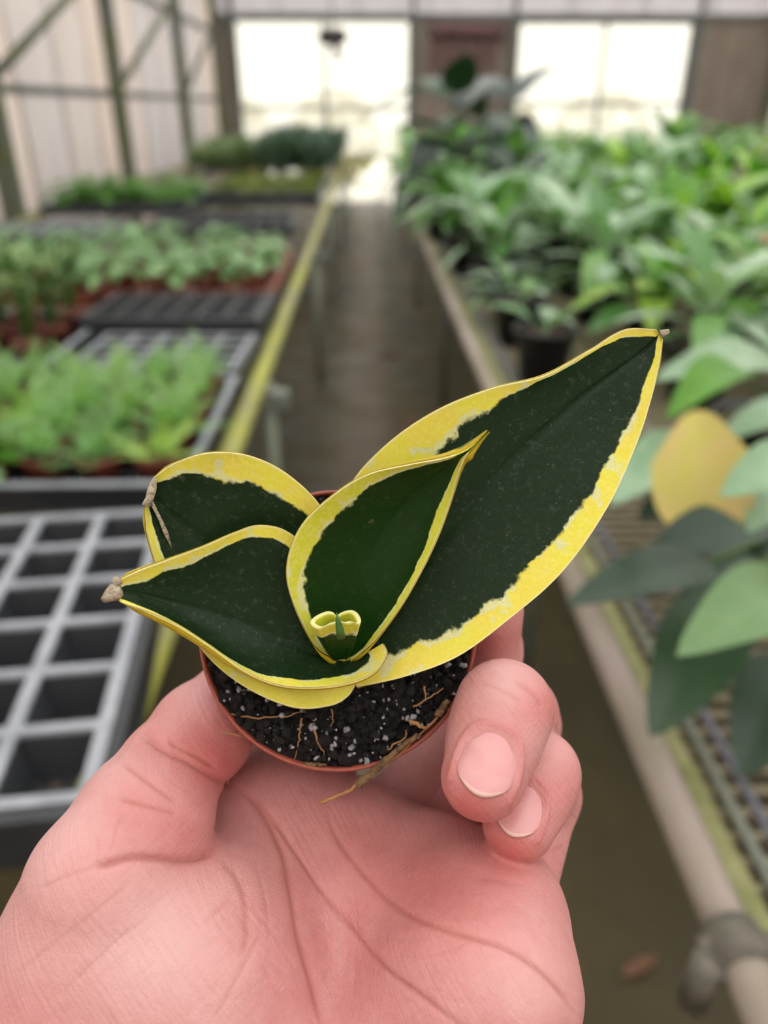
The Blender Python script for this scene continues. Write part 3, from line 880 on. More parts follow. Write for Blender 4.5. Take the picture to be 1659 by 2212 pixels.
# ------------------------------------------------------------------ the plant held up in its small pot
def hermite_rows(ts, rows, tq):
    """smooth interpolation of control rows (k, ...) at parameters tq"""
    ts = np.asarray(ts, float); rows = np.asarray(rows, float)
    m = np.zeros_like(rows)
    for i in range(len(ts)):
        if i == 0: m[i] = (rows[1] - rows[0]) / (ts[1] - ts[0])
        elif i == len(ts) - 1: m[i] = (rows[-1] - rows[-2]) / (ts[-1] - ts[-2])
        else: m[i] = (rows[i + 1] - rows[i - 1]) / (ts[i + 1] - ts[i - 1])
    out = []
    for t in tq:
        i = min(max(np.searchsorted(ts, t) - 1, 0), len(ts) - 2)
        h = ts[i + 1] - ts[i]; u = (t - ts[i]) / h
        out.append((2 * u ** 3 - 3 * u ** 2 + 1) * rows[i] + (u ** 3 - 2 * u ** 2 + u) * h * m[i]
                   + (-2 * u ** 3 + 3 * u ** 2) * rows[i + 1] + (u ** 3 - u ** 2) * h * m[i + 1])
    return np.array(out)

def set_attr(me, name, vals):
    a = me.attributes.new(name, 'FLOAT', 'POINT')
    a.data.foreach_set('value', np.asarray(vals, np.float32))

def big_mesh(name, verts, faces, mat, smooth=True):
    me = bpy.data.meshes.new(name)
    verts = np.asarray(verts, np.float32); faces = np.asarray(faces, np.int32)
    k = faces.shape[1]
    me.vertices.add(len(verts)); me.vertices.foreach_set('co', verts.ravel())
    me.loops.add(faces.size); me.loops.foreach_set('vertex_index', faces.ravel())
    me.polygons.add(len(faces)); me.polygons.foreach_set('loop_start', np.arange(0, faces.size, k, dtype=np.int32))
    me.update(calc_edges=True)
    if smooth: me.polygons.foreach_set('use_smooth', np.ones(len(faces), bool))
    me.materials.append(mat)
    me.validate(); me.update()
    return me

EYE = np.array([0, 0, CAMZ])
def succulent_leaf(name, ctl, margins, mat, parent, origin, power=1.7, thick=0.0022, nt=90, ns=49, groove=0.0004, closed_base=True):
    """ctl rows: t, (L px,py,w), (M px,py,w), (R px,py,w); margins rows: t, left margin mm, right margin mm"""
    ts = [r[0] for r in ctl]
    rows = np.array([[P(*r[1]), P(*r[2]), P(*r[3])] for r in ctl])
    tq = np.linspace(0, 1, nt)
    rr = hermite_rows(ts, rows, tq)
    mg = np.array([[np.interp(t, [m[0] for m in margins], [m[j] for m in margins]) for j in (1, 2)] for t in tq]) / 1000.0
    ss = np.sin(np.linspace(-1, 1, ns) * math.pi / 2)
    L, Mi, R = rr[:, 0], rr[:, 1], rr[:, 2]
    S = ss[None, :, None]
    top = Mi[:, None] + S * ((R - L) / 2)[:, None] + (np.abs(S) ** power) * ((L + R) / 2 - Mi)[:, None]
    dt = np.gradient(top, axis=0); ds = np.gradient(top, axis=1)
    nor = np.cross(dt, ds); nor /= np.linalg.norm(nor, axis=2, keepdims=True) + 1e-12
    mid = nor[nt // 2, ns // 2]; view = EYE - top[nt // 2, ns // 2]
    if np.dot(mid, view) < 0: nor = -nor
    top = top - nor * (groove * np.exp(-(ss / 0.05) ** 2))[None, :, None]
    th = thick * (0.22 + 0.78 * np.sqrt(np.clip(1 - ss ** 2, 0, 1)))
    endt = np.clip(np.minimum(1.0, (1 - tq) / 0.08 + 0.25), 0, 1)
    bot = top - nor * th[None, :, None] * endt[:, None, None]
    # distance to the edge, measured along the row
    seg = np.linalg.norm(np.diff(top, axis=1), axis=2)
    cum = np.concatenate([np.zeros((nt, 1)), np.cumsum(seg, axis=1)], axis=1)
    dl = cum; dr = cum[:, -1:] - cum
    mm = np.minimum(dl / mg[:, :1], dr / mg[:, 1:])
    ed = np.minimum(dl, dr) * 1000.0
    ed = np.where(np.minimum(mg[:, :1], mg[:, 1:]) < .0004, 2.0, ed)
    n = nt * ns
    V = np.concatenate([top.reshape(-1, 3), bot.reshape(-1, 3)]) - origin
    idx = np.arange(n).reshape(nt, ns)
    q = np.stack([idx[:-1, :-1], idx[1:, :-1], idx[1:, 1:], idx[:-1, 1:]], -1).reshape(-1, 4)
    F = [q, q[:, ::-1] + n]
    for a in (idx[:, 0], idx[:, -1][::-1], idx[-1, :], idx[0, :][::-1]):
        F.append(np.stack([a[:-1], a[1:], a[1:] + n, a[:-1] + n], -1))
    F = np.concatenate(F)
    me = big_mesh(name, V, F, mat)
    set_attr(me, 'margin', np.concatenate([mm.ravel(), mm.ravel()]))
    set_attr(me, 'edge', np.concatenate([ed.ravel(), ed.ravel()]))
    set_attr(me, 'under', np.concatenate([np.zeros(n), np.ones(n)]))
    set_attr(me, 'along', np.tile(np.repeat(tq, ns), 2))
    set_attr(me, 'across', np.tile(np.tile(np.arcsin(np.clip(ss, -1, 1)), nt), 2))
    o = link(name, me, parent, tuple(origin - ORG))
    # make normals point outwards
    return o

def variegated(name, inner1, inner2, y1, y2, dustiness):
    n = N(name)
    mrg, edge, under = n.attr('margin'), n.attr('edge'), n.attr('under')
    al, ac = n.attr('along'), n.attr('across')
    cmb = n.n.new('ShaderNodeCombineXYZ')
    n.l.new(n.math('MULTIPLY', al, 1.6), cmb.inputs[0]); n.l.new(n.math('MULTIPLY', ac, 3.2), cmb.inputs[1])
    lv = cmb.outputs[0]
    jag = n.math('SUBTRACT', n.noise(190, 3, 0.55), 0.5)
    fine = n.math('SUBTRACT', n.noise(1300, 2), 0.5)
    x = n.math('ADD', n.math('ADD', mrg, n.math('MULTIPLY', jag, 0.95)), n.math('MULTIPLY', fine, 0.16))
    isgreen = n.rng(x, 0.92, 1.08, 0, 1, True)
    band = n.rng(x, 0.55, 1.0, 0, 1, True)
    # yellow margin with pale waxy mottling toward the green
    blot = n.rng(n.math('ADD', n.noise(210, 3, 0.45), n.math('MULTIPLY', band, 0.20)), 0.60, 0.67, 0, 0.85, True)
    speck = n.rng(n.noise(1100, 2, 0.5), 0.42, 0.66, 0, 1)
    yel = n.mix(n.rng(n.noise(120, 2), 0.35, 0.68), y1, y2)
    yel = n.mix(n.math('MULTIPLY', speck, 0.30), yel, rgb(244, 238, 150))
    pale = n.mix(n.math('MULTIPLY', speck, 0.6), rgb(226, 228, 176), rgb(208, 214, 146))
    yel = n.mix(blot, yel, pale)
    # dark green heart, streaked along the leaf, with dust flecks and a few corky scars
    st = n.rng(n.noise(7, 4, 0.6, vec=lv, stretch=(0.8, 7, 1)), 0.32, 0.72)
    g = n.mix(st, inner1, inner2)
    dust = n.rng(n.noise(700, 5, 0.8), 0.55, 0.74, 0, dustiness)
    g = n.mix(dust, g, rgb(140, 150, 136))
    fleck = n.rng(n.voronoi(560), 0.035, 0.07, 0.55, 0.0)
    fleck = n.math('MULTIPLY', fleck, n.rng(n.noise(90, 2), 0.5, 0.62))
    g = n.mix(fleck, g, rgb(186, 186, 168))
    scar = n.rng(n.noise(230, 4, 0.7, vec='Object'), 0.70, 0.76, 0, 0.6)
    g = n.mix(scar, g, rgb(134, 112, 84))
    c = n.mix(isgreen, yel, g)
    c = n.mix(n.rng(edge, 0.10, 0.42, 0.75, 0.0, True), c, rgb(246, 238, 180))
    und = n.mix(n.rng(mrg, 0.9, 2.4, 0, 1, True), rgb(186, 162, 36), rgb(96, 104, 34))
    c = n.mix(under, c, und)
    n.set(c, n.rng(n.noise(300, 3), 0.3, 0.7, 0.34, 0.48), Specular_IOR_Level=0.20)
    n.bump(n.math('ADD', n.noise(900, 3), n.math('MULTIPLY', n.noise(160, 3), 1.5)), 0.18, 0.0006)
    return n.m
M['sans'] = variegated('variegated_leaf', rgb(18, 40, 16), rgb(30, 48, 27), rgb(234, 228, 76), rgb(238, 220, 88), 0.22)
M['sans_young'] = variegated('variegated_young_leaf', rgb(15, 48, 6), rgb(25, 56, 12), rgb(212, 216, 56), rgb(222, 220, 78), 0.10)
M['dry_tip'] = simple('dry_tip', rgb(234, 222, 198), rgb(202, 178, 148), 0.8, 900, 0.8)
M['spine'] = simple('green_spine', rgb(70, 112, 44), rgb(52, 92, 36), 0.4, 200)

RIMC = P(733, 1355, 0.170)
AX = EYE - RIMC; AX /= np.linalg.norm(AX)               # the pot looks almost straight at the viewer
POT_R, POT_H = 0.0307, 0.050
ORG = RIMC - AX * POT_H                                 # base of the pot
plant = empty('potted_sansevieria', tuple(ORG))
tag(plant, 'small dark green plant with yellow leaf margins in red pot, held in the hand', 'potted plant')
A1 = np.cross(AX, [0, 0, 1.0]); A1 /= np.linalg.norm(A1); A2 = np.cross(AX, A1)   # A1, A2 span the rim plane
ROT = Matrix(((A1[0], A2[0], AX[0]), (A1[1], A2[1], AX[1]), (A1[2], A2[2], AX[2])))
if ROT.determinant() < 0:
    A2 = -A2; ROT = Matrix(((A1[0], A2[0], AX[0]), (A1[1], A2[1], AX[1]), (A1[2], A2[2], AX[2])))
prof = [(0.0, 0.0), (0.0205, 0.0), (0.0215, 0.001), (0.0272, 0.041), (0.0290, 0.0415), (POT_R, 0.0425), (POT_R + 0.0002, 0.0497),
        (POT_R - 0.0001, 0.0502), (POT_R - 0.0006, 0.0500), (POT_R - 0.0008, 0.043), (0.026, 0.040), (0.0195, 0.003), (0.0, 0.003)]
n = N('red_pot_plastic')
n.set(n.mix(n.rng(n.noise(220, 3), 0.4, 0.7), rgb(164, 82, 64), rgb(140, 68, 54)), 0.42, Subsurface_Weight=0.0)
M['held_pot'] = n.m
pot = MB().lathe(prof, 96).build('pot', M['held_pot'], plant, smooth=True)
pot.rotation_euler = ROT.to_euler()
# soil surface, lumpy
rs = np.random.RandomState(5)
m = MB(); vs = []; nr, na = 34, 110
for i in range(nr):
    r = (POT_R - 0.0008) * i / (nr - 1)
    for k in range(na):
        a = 2 * math.pi * k / na
        h = 0.0005 * math.sin(r * 900 + 3 * a) + 0.0007 * rs.randn() + 0.0012 * math.cos(r / POT_R * 1.4)
        if i > nr - 3: h = 0.0003 * rs.randn() + 0.0003
        vs.append((r * math.cos(a), r * math.sin(a), POT_H - 0.0020 + h))
m.add(vs, [(i * na + k, (i + 1) * na + k, (i + 1) * na + (k + 1) % na, i * na + (k + 1) % na) for i in range(nr - 1) for k in range(na)])
base = len(m.v)
n = N('peat_soil')
f = n.rng(n.noise(700, 5, 0.7), 0.4, 0.7)
n.set(n.mix(f, rgb(15, 12, 12), rgb(42, 34, 31)), 0.75); n.bump(n.noise(900, 5, 0.7), 1.0, 0.002)
M['peat'] = n.m
soil = m.build('soil', M['peat'], plant, smooth=False); soil.rotation_euler = ROT.to_euler()
ICO_V, ICO_F = None, None
def ico():
    global ICO_V, ICO_F
    if ICO_V is None:
        t = (1 + 5 ** 0.5) / 2
        v = np.array([(-1, t, 0), (1, t, 0), (-1, -t, 0), (1, -t, 0), (0, -1, t), (0, 1, t), (0, -1, -t), (0, 1, -t), (t, 0, -1), (t, 0, 1), (-t, 0, -1), (-t, 0, 1)], float)
        ICO_V = v / np.linalg.norm(v[0])
        ICO_F = [(0, 11, 5), (0, 5, 1), (0, 1, 7), (0, 7, 10), (0, 10, 11), (1, 5, 9), (5, 11, 4), (11, 10, 2), (10, 7, 6), (7, 1, 8), (3, 9, 4), (3, 4, 2), (3, 2, 6), (3, 6, 8), (3, 8, 9), (4, 9, 5), (2, 4, 11), (6, 2, 10), (8, 6, 7), (9, 8, 1)]
    return ICO_V, ICO_F
def grains(name, cnt, r0, r1, zlo, zhi, mat, seed, rmax=1.0):
    m = MB(); q = np.random.RandomState(seed); V0, F0 = ico()
    for i in range(cnt):
        r = (POT_R - 0.0011) * math.sqrt(q.rand()) * rmax; a = q.rand() * 6.283
        sz = r0 + (r1 - r0) * q.rand() ** 2.2
        v = V0 * (1 + 0.25 * q.randn(12, 1)) * sz * (0.7 + 0.6 * q.rand(1, 3))
        m.add(v + np.array([r * math.cos(a), r * math.sin(a), POT_H - 0.0020 + zlo + (zhi - zlo) * q.rand()]), F0)
    o = m.build(name, M[mat], soil, smooth=True); o['kind'] = 'stuff'
    return o
n = N('perlite_grain'); n.set(n.mix(n.rng(n.noise(500, 3), 0.35, 0.65), rgb(176, 174, 178), rgb(104, 102, 108)), 0.45); M['perlite'] = n.m
grains('soil_crumbs', 1500, 0.0004, 0.0014, 0.0, 0.0022, 'peat', 3)
grains('perlite', 620, 0.00016, 0.00085, 0.0008, 0.0024, 'perlite', 8)
# root fibres and plant litter lying on the soil and over the rim
n = N('root_fibre'); n.set(n.mix(n.noise(400, 2), rgb(176, 130, 78), rgb(134, 92, 56)), 0.7); M['fibre'] = n.m
M['litter'] = simple('dry_litter', rgb(150, 116, 76), rgb(74, 54, 38), 0.85, 500, 0.6)
def fibre(pts, r, mat='fibre', name='root_fibre'):
    ww = np.array([P(*p) for p in pts]) - ORG
    tq = np.linspace(0, 1, 4 * len(pts)); c = hermite_rows(np.linspace(0, 1, len(pts)), ww, tq)
    c += 0.00012 * np.random.RandomState(int(pts[0][0])).randn(*c.shape)
    MB().tube(c, [r * (1.0 - 0.5 * t) for t in tq], 6).build(name, M[mat], plant, smooth=True)
SW = 0.1670
fibre([(500, 1543, SW), (560, 1551, SW - .0005), (620, 1547, SW - .0006), (660, 1532, SW)], 0.00022)
fibre([(474, 1582, .1665), (520, 1590, .1668), (570, 1607, .168), (620, 1628, .1685)], 0.00020)
fibre([(652, 1550, SW), (648, 1575, SW - .0008), (645, 1605, SW - .0008), (632, 1650, .167)], 0.00024)
fibre([(675, 1562, SW), (684, 1595, SW - .001), (700, 1632, SW - .0006)], 0.00030)
fibre([(716, 1530, SW), (719, 1555, SW - .0008), (716, 1572, SW)], 0.00018)
fibre([(892, 1528, SW), (920, 1512, SW - .001), (958, 1488, SW - .0004)], 0.00024)
fibre([(916, 1484, SW), (919, 1498, SW - .0008), (918, 1514, SW)], 0.00024)
fibre([(836, 1620, SW - .0005), (872, 1595, SW - .0012), (876, 1578, SW - .0006)], 0.00022)
fibre([(595, 1570, SW), (596, 1592, SW - .0005), (590, 1605, SW)], 0.00026)
fibre([(885, 1556, SW), (905, 1566, SW - .0014), (925, 1572, SW - .001), (962, 1528, SW - .0004)], 0.00050)
fibre([(690, 1734, .1625), (735, 1716, .1630), (775, 1693, .1640), (800, 1672, .1650), (850, 1640, .1660), (890, 1602, .1670), (925, 1572, .1675)], 0.00042, 'fibre', 'dry_stalk')
fibre([(775, 1695, .1636), (800, 1670, .1644), (830, 1645, .1652), (870, 1612, .1662), (905, 1586, .1672)], 0.00105, 'litter', 'dry_stalk')
fibre([(652, 1652, .1660), (680, 1650, .1656), (705, 1654, .1660)], 0.0006, 'litter', 'dry_stalk')
fibre([(945, 1545, SW - .001), (960, 1525, SW - .0015), (968, 1512, SW - .001)], 0.0010, 'litter', 'dry_stalk')
fibre([(1000, 1492, .1668), (1008, 1508, .1655), (1022, 1507, .1648)], 0.00016)

# --- leaves, from the lowest to the innermost
leaf1 = [
    (0.00, (748, 1350, .1660), (745, 1425, .1675), (775, 1468, .1668)),
    (0.06, (745, 1280, .1642), (715, 1405, .1664), (752, 1504, .1655)),
    (0.14, (738, 1200, .1620), (680, 1375, .1655), (715, 1524, .1640)),
    (0.32, (697, 1101, .1580), (600, 1300, .1630), (630, 1527, .1600)),
    (0.50, (620, 1025, .1545), (520, 1235, .1605), (520, 1478, .1585)),
    (0.66, (535, 985, .1520), (452, 1180, .1580), (430, 1395, .1568)),
    (0.80, (448, 980, .1500), (392, 1130, .1570), (356, 1260, .1552)),
    (0.91, (378, 1001, .1510), (348, 1090, .1545), (322, 1160, .1535)),
    (1.00, (334, 1031, .1510), (322, 1062, .1522), (314, 1092, .1520))]
succulent_leaf('leaf', leaf1, [(0, 3.0, 6.0), (.3, 3.2, 6.0), (.5, 5.0, 4.6), (.7, 6.0, 3.2), (.9, 4.0, 2.6), (1, 2.0, 1.6)], M['sans'], plant, P(735, 1430, .166), 1.9, 0.0024)
leaf4 = [
    (0.00, (742, 1385, .1660), (765, 1446, .1668), (770, 1484, .1655)),
    (0.12, (720, 1220, .1620), (830, 1345, .1650), (872, 1462, .1628)),
    (0.25, (748, 1068, .1580), (890, 1245, .1630), (985, 1420, .1600)),
    (0.38, (822, 973, .1550), (960, 1150, .1610), (1090, 1345, .1575)),
    (0.52, (935, 892, .1530), (1055, 1045, .1588), (1212, 1238, .1552)),
    (0.66, (1062, 840, .1522), (1160, 945, .1565), (1310, 1100, .1535)),
    (0.78, (1175, 813, .1520), (1255, 860, .1545), (1373, 965, .1525)),
    (0.88, (1275, 757, .1510), (1335, 800, .1525), (1405, 868, .1512)),
    (0.955, (1352, 712, .1500), (1393, 755, .1512), (1423, 790, .1502)),
    (1.00, (1418, 712, .1495), (1424, 722, .1498), (1431, 735, .1495))]
succulent_leaf('leaf', leaf4, [(0, 3, 5.0), (.25, 7.5, 5.6), (.4, 8.6, 5.0), (.52, 7.0, 5.2), (.66, 3.4, 4.4), (.76, 1.0, 3.6), (.9, .6, 2.4), (.96, 2.2, 1.8), (1, 2.2, 1.6)], M['sans'], plant, P(765, 1446, .166), 1.6, 0.0026, 120, 61, 0.0006)
leaf2 = [
    (0.00, (722, 1398, .1645), (745, 1428, .1650), (826, 1390, .1600)),
    (0.06, (706, 1380, .1630), (735, 1428, .1645), (833, 1412, .1585)),
    (0.14, (690, 1300, .1600), (700, 1418, .1635), (806, 1452, .1568)),
    (0.24, (665, 1195, .1568), (645, 1398, .1615), (745, 1476, .1550)),
    (0.35, (618, 1148, .1545), (580, 1370, .1595), (668, 1484, .1535)),
    (0.46, (560, 1136, .1530), (515, 1345, .1575), (597, 1477, .1520)),
    (0.57, (508, 1152, .1518), (455, 1325, .1555), (530, 1448, .1505)),
    (0.69, (438, 1183, .1500), (395, 1308, .1530), (462, 1400, .1490)),
    (0.81, (362, 1211, .1480), (338, 1293, .1500), (392, 1354, .1472)),
    (0.92, (295, 1236, .1460), (288, 1280, .1472), (322, 1321, .1455)),
    (1.00, (250, 1258, .1448), (250, 1278, .1452), (260, 1300, .1445))]
succulent_leaf('leaf', leaf2, [(0, 2, 4.6), (.15, 2.4, 4.4), (.35, 2.6, 3.2), (.55, 2.4, 2.2), (.7, 3.6, 2.0), (.85, 3.6, 1.5), (1, 1.6, 1.1)], M['sans'], plant, P(745, 1428, .165), 1.7, 0.0024)
leaf3 = [
    (0.00, (728, 1424, .1630), (738, 1428, .1640), (752, 1426, .1630)),
    (0.08, (683, 1394, .1590), (741, 1412, .1632), (798, 1392, .1592)),
    (0.20, (634, 1300, .1540), (750, 1340, .1612), (858, 1318, .1550)),
    (0.34, (621, 1222, .1510), (775, 1250, .1590), (905, 1240, .1525)),
    (0.48, (650, 1140, .1490), (815, 1170, .1565), (941, 1166, .1505)),
    (0.62, (715, 1075, .1475), (862, 1105, .1540), (966, 1100, .1490)),
    (0.75, (795, 1026, .1462), (910, 1054, .1510), (982, 1048, .1475)),
    (0.86, (893, 1003, .1452), (957, 1014, .1480), (993, 1010, .1460)),
    (0.93, (962, 990, .1445), (992, 990, .1455), (1004, 984, .1447)),
    (0.965, (1012, 971, .1438), (1018, 968, .1441), (1024, 964, .1438)),
    (1.00, (1052, 931, .1428), (1055, 931, .1429), (1057, 933, .1428))]
succulent_leaf('leaf', leaf3, [(0, 3.4, 2.6), (.2, 4.2, 2.8), (.35, 5.0, 2.0), (.5, 5.4, 2.4), (.62, 4.6, 3.0), (.75, 3.6, 2.0), (.86, 2.2, 1.3), (.935, 1.2, 1.0), (.95, .12, .12), (1, .05, .05)], M['sans_young'], plant, P(738, 1428, .164), 1.9, 0.0020, 110, 57, 0.0002)
# innermost rolled leaf: a heart shaped cup with a spine in front
rim = [(670, 1345), (676, 1335), (690, 1326), (708, 1320), (720, 1323), (727, 1330), (735, 1324), (748, 1319), (762, 1318), (774, 1326), (780, 1340),
       (776, 1348), (764, 1343), (752, 1346), (738, 1344), (724, 1346), (706, 1350), (690, 1357), (678, 1354)]
dep = [.1500, .1508, .1518, .1524, .1524, .1520, .1524, .1526, .1526, .1518, .1502, .1494, .1490, .1488, .1486, .1486, .1487, .1490, .1495]
k = len(rim)
cyc = lambda a: np.vstack([a[-2:], a, a[:2]])
rimw = np.array([P(x, y, d) for (x, y), d in zip(rim, dep)])
rq = hermite_rows(np.arange(-2, k + 3)[:k + 4], cyc(rimw), np.linspace(0, k, 73)[:-1])
foot = P(735, 1422, .1625)
cen = rq.mean(0)
nl = 16; rings = []
for j in range(nl + 1):
    u = j / nl
    ctr = foot + (cen - foot) * u
    sc = 0.30 + 0.70 * u ** 0.75
    circ = (rq - cen) * sc
    rings.append(ctr + circ)
rings = np.array(rings)
inn = []
for j in range(nl + 1):                                   # inner wall, a little smaller
    u = j / nl; c0 = rings[j].mean(0); d = rings[j] - c0
    ln = np.linalg.norm(d, axis=1, keepdims=True)
    inn.append(c0 + d * np.clip(1 - 0.00085 / ln, 0.2, 1))
inn = np.array(inn)[::-1]
allr = np.concatenate([rings, inn]); nrg, ncg = allr.shape[:2]
idx = np.arange(nrg * ncg).reshape(nrg, ncg)
q = np.stack([idx[:-1], idx[1:], np.roll(idx[1:], -1, 1), np.roll(idx[:-1], -1, 1)], -1).reshape(-1, 4)
og = foot
me = big_mesh('rolled_leaf', allr.reshape(-1, 3) - og, q, M['sans_young'])
hgt = np.concatenate([np.linspace(1, 0, nl + 1), np.linspace(0, 1, nl + 1)])      # 0 at the rim
set_attr(me, 'margin', np.repeat(hgt / 0.30, ncg)); set_attr(me, 'edge', np.repeat(hgt * 12, ncg))
set_attr(me, 'under', np.zeros(nrg * ncg)); set_attr(me, 'along', np.tile(np.linspace(0, 1, ncg), nrg)); set_attr(me, 'across', np.repeat(1 - hgt, ncg))
bud = link('rolled_leaf', me, plant, tuple(og - ORG))
sp = np.array([P(737, 1376, .1478), P(734, 1360, .1468), P(730, 1342, .1462), P(727, 1323, .1458)]) - og
MB().tube(sp, [0.00085, 0.0008, 0.0005, 0.00005], 10).build('spine', M['spine'], bud, smooth=True)
# dry tips of the outer leaves
def tip_scrap(pts, rad):
    MB().tube([P(*p) - ORG for p in pts], rad, 9).build('dry_leaf_tip', M['dry_tip'], plant, smooth=True)
tip_scrap([(262, 1274, .1450), (248, 1278, .1448), (234, 1288, .1444), (221, 1298, .1440)], [0.0012, 0.0018, 0.0012, 0.0005])
tip_scrap([(256, 1262, .1449), (250, 1252, .1446), (246, 1247, .1445)], [0.0010, 0.0007, 0.0003])
tip_scrap([(335, 1030, .1506), (329, 1056, .1512), (323, 1078, .1514), (315, 1093, .1514)], [0.0003, 0.0009, 0.0008, 0.0009])
tip_scrap([(326, 1082, .1520), (345, 1120, .1541), (358, 1150, .1556), (371, 1184, .1570)], [0.0004, 0.00035, 0.0005, 0.0001])
tip_scrap([(1428, 722, .1494), (1437, 718, .1490), (1446, 715, .1487)], [0.0009, 0.0006, 0.0004])

# ------------------------------------------------------------------ the hand
def C(px, py, w):
    return np.array([(px - CX) / FPX * w, -(py - CY) / FPX * w, w])

PRIM_PALM = [  # a, ra, b, rb
    (C(520, 2560, .156), .0190, C(600, 1745, .197), .0125),
    (C(620, 2560, .158), .0185, C(775, 1790, .191), .0120),
    (C(720, 2560, .156), .0180, C(950, 1862, .181), .0112),
    (C(820, 2560, .148), .0175, C(1088, 1940, .168), .0106),
    (C(1040, 2115, .151), .0160, C(860, 2500, .146), .0170),
    (C(1050, 2010, .160), .0122, C(1040, 2130, .150), .0160),
    (C(800, 1970, .1755), .0120, C(985, 2020, .166), .0120),
    (C(440, 1890, .180), .0130, C(590, 1735, .198), .0125),
    (C(520, 2000, .172), .0140, C(600, 1800, .190), .0125),
]
PRIM_THENAR = [
    (C(232, 1912, .151), .0150, C(150, 2260, .152), .0240),
    (C(250, 2010, .154), .0150, C(400, 2130, .157), .0200),
    (C(420, 2062, .1545), .0168, C(400, 2130, .157), .0200),
    (C(400, 2130, .157), .0205, C(380, 2480, .152), .0230),
    (C(470, 2000, .165), .0145, C(510, 2300, .158), .0190),
]
TH = [C(228, 1905, .150), C(315, 1768, .1600), C(368, 1668, .170), C(438, 1582, .181), C(490, 1506, .1935)]
TR = [.0146, .0136, .0112, .0115, .0090]
PRIM_THUMB = [(TH[i], TR[i], TH[i + 1], TR[i + 1]) for i in range(4)]
def chain(*pr):
    return [(pr[i][0], pr[i][1], pr[i + 1][0], pr[i + 1][1]) for i in range(len(pr) - 1)]
FI = chain((C(600, 1745, .197), .0115), (C(800, 1500, .240), .0100), (C(960, 1390, .237), .0092), (C(1040, 1340, .224), .0078))
FM = chain((C(800, 1815, .206), .0115), (C(1060, 1560, .230), .0100), (C(1046, 1405, .198), .0090), (C(1062, 1320, .184), .0076))
FR = chain((C(965, 1885, .198), .0112), (C(1122, 1565, .2035), .0102), (C(1108, 1545, .184), .0100), (C(1089, 1531, .1615), .0094), (C(1068, 1592, .1570), .0088), (C(1044, 1678, .1505), .0083))
FP = chain((C(1092, 1945, .172), .0102), (C(1172, 1716, .194), .0090), (C(1160, 1670, .1700), .0086), (C(1142, 1716, .1665), .0081), (C(1120, 1781, .1610), .0075))
FORE = [(C(600, 2560, .150), .0230, np.array([-.035, -.205, .120]), .0290), (C(800, 2560, .148), .0190, np.array([-.010, -.205, .118]), .0290)]

def rcone(p, a, ra, b, rb):
    ba = b - a; h = np.clip((p - a) @ ba / (ba @ ba), 0, 1)
    return np.linalg.norm(p - a - h[:, None] * ba, axis=1) - (ra + (rb - ra) * h)
def smin(a, b, k):
    h = np.maximum(k - np.abs(a - b), 0) / k
    return np.minimum(a, b) - h * h * k * 0.25
def group(p, prims, k):
    d = None
    for pr in prims:
        e = rcone(p, *pr)
        d = e if d is None else smin(d, e, k)
    return d
def hand_sdf(p):
    palm = group(p, PRIM_PALM, .014)
    palm = smin(palm, group(p, FORE, .01), .02)
    then = group(p, PRIM_THENAR, .012)
    d = smin(palm, then, .009)
    th = group(p, PRIM_THUMB, .003)
    d = smin(d, th, .0022)
    for f, k in ((FI, .004), (FM, .004), (FR, .004), (FP, .005)):
        fd = group(p, f[1:], .004)                     # distal pieces fold freely
        pd = rcone(p, *f[0])
        pd = smin(pd, fd, .003)
        d = smin(d, pd, .0016)
    return d
def hand_grad(p, e=2e-4):
    g = np.zeros_like(p)
    for s in ((1, -1, -1), (-1, -1, 1), (-1, 1, -1), (1, 1, 1)):
        s = np.array(s, float)
        g += s[None] * hand_sdf(p + e * s)[:, None]
    return g / (np.linalg.norm(g, axis=1, keepdims=True) + 1e-12)

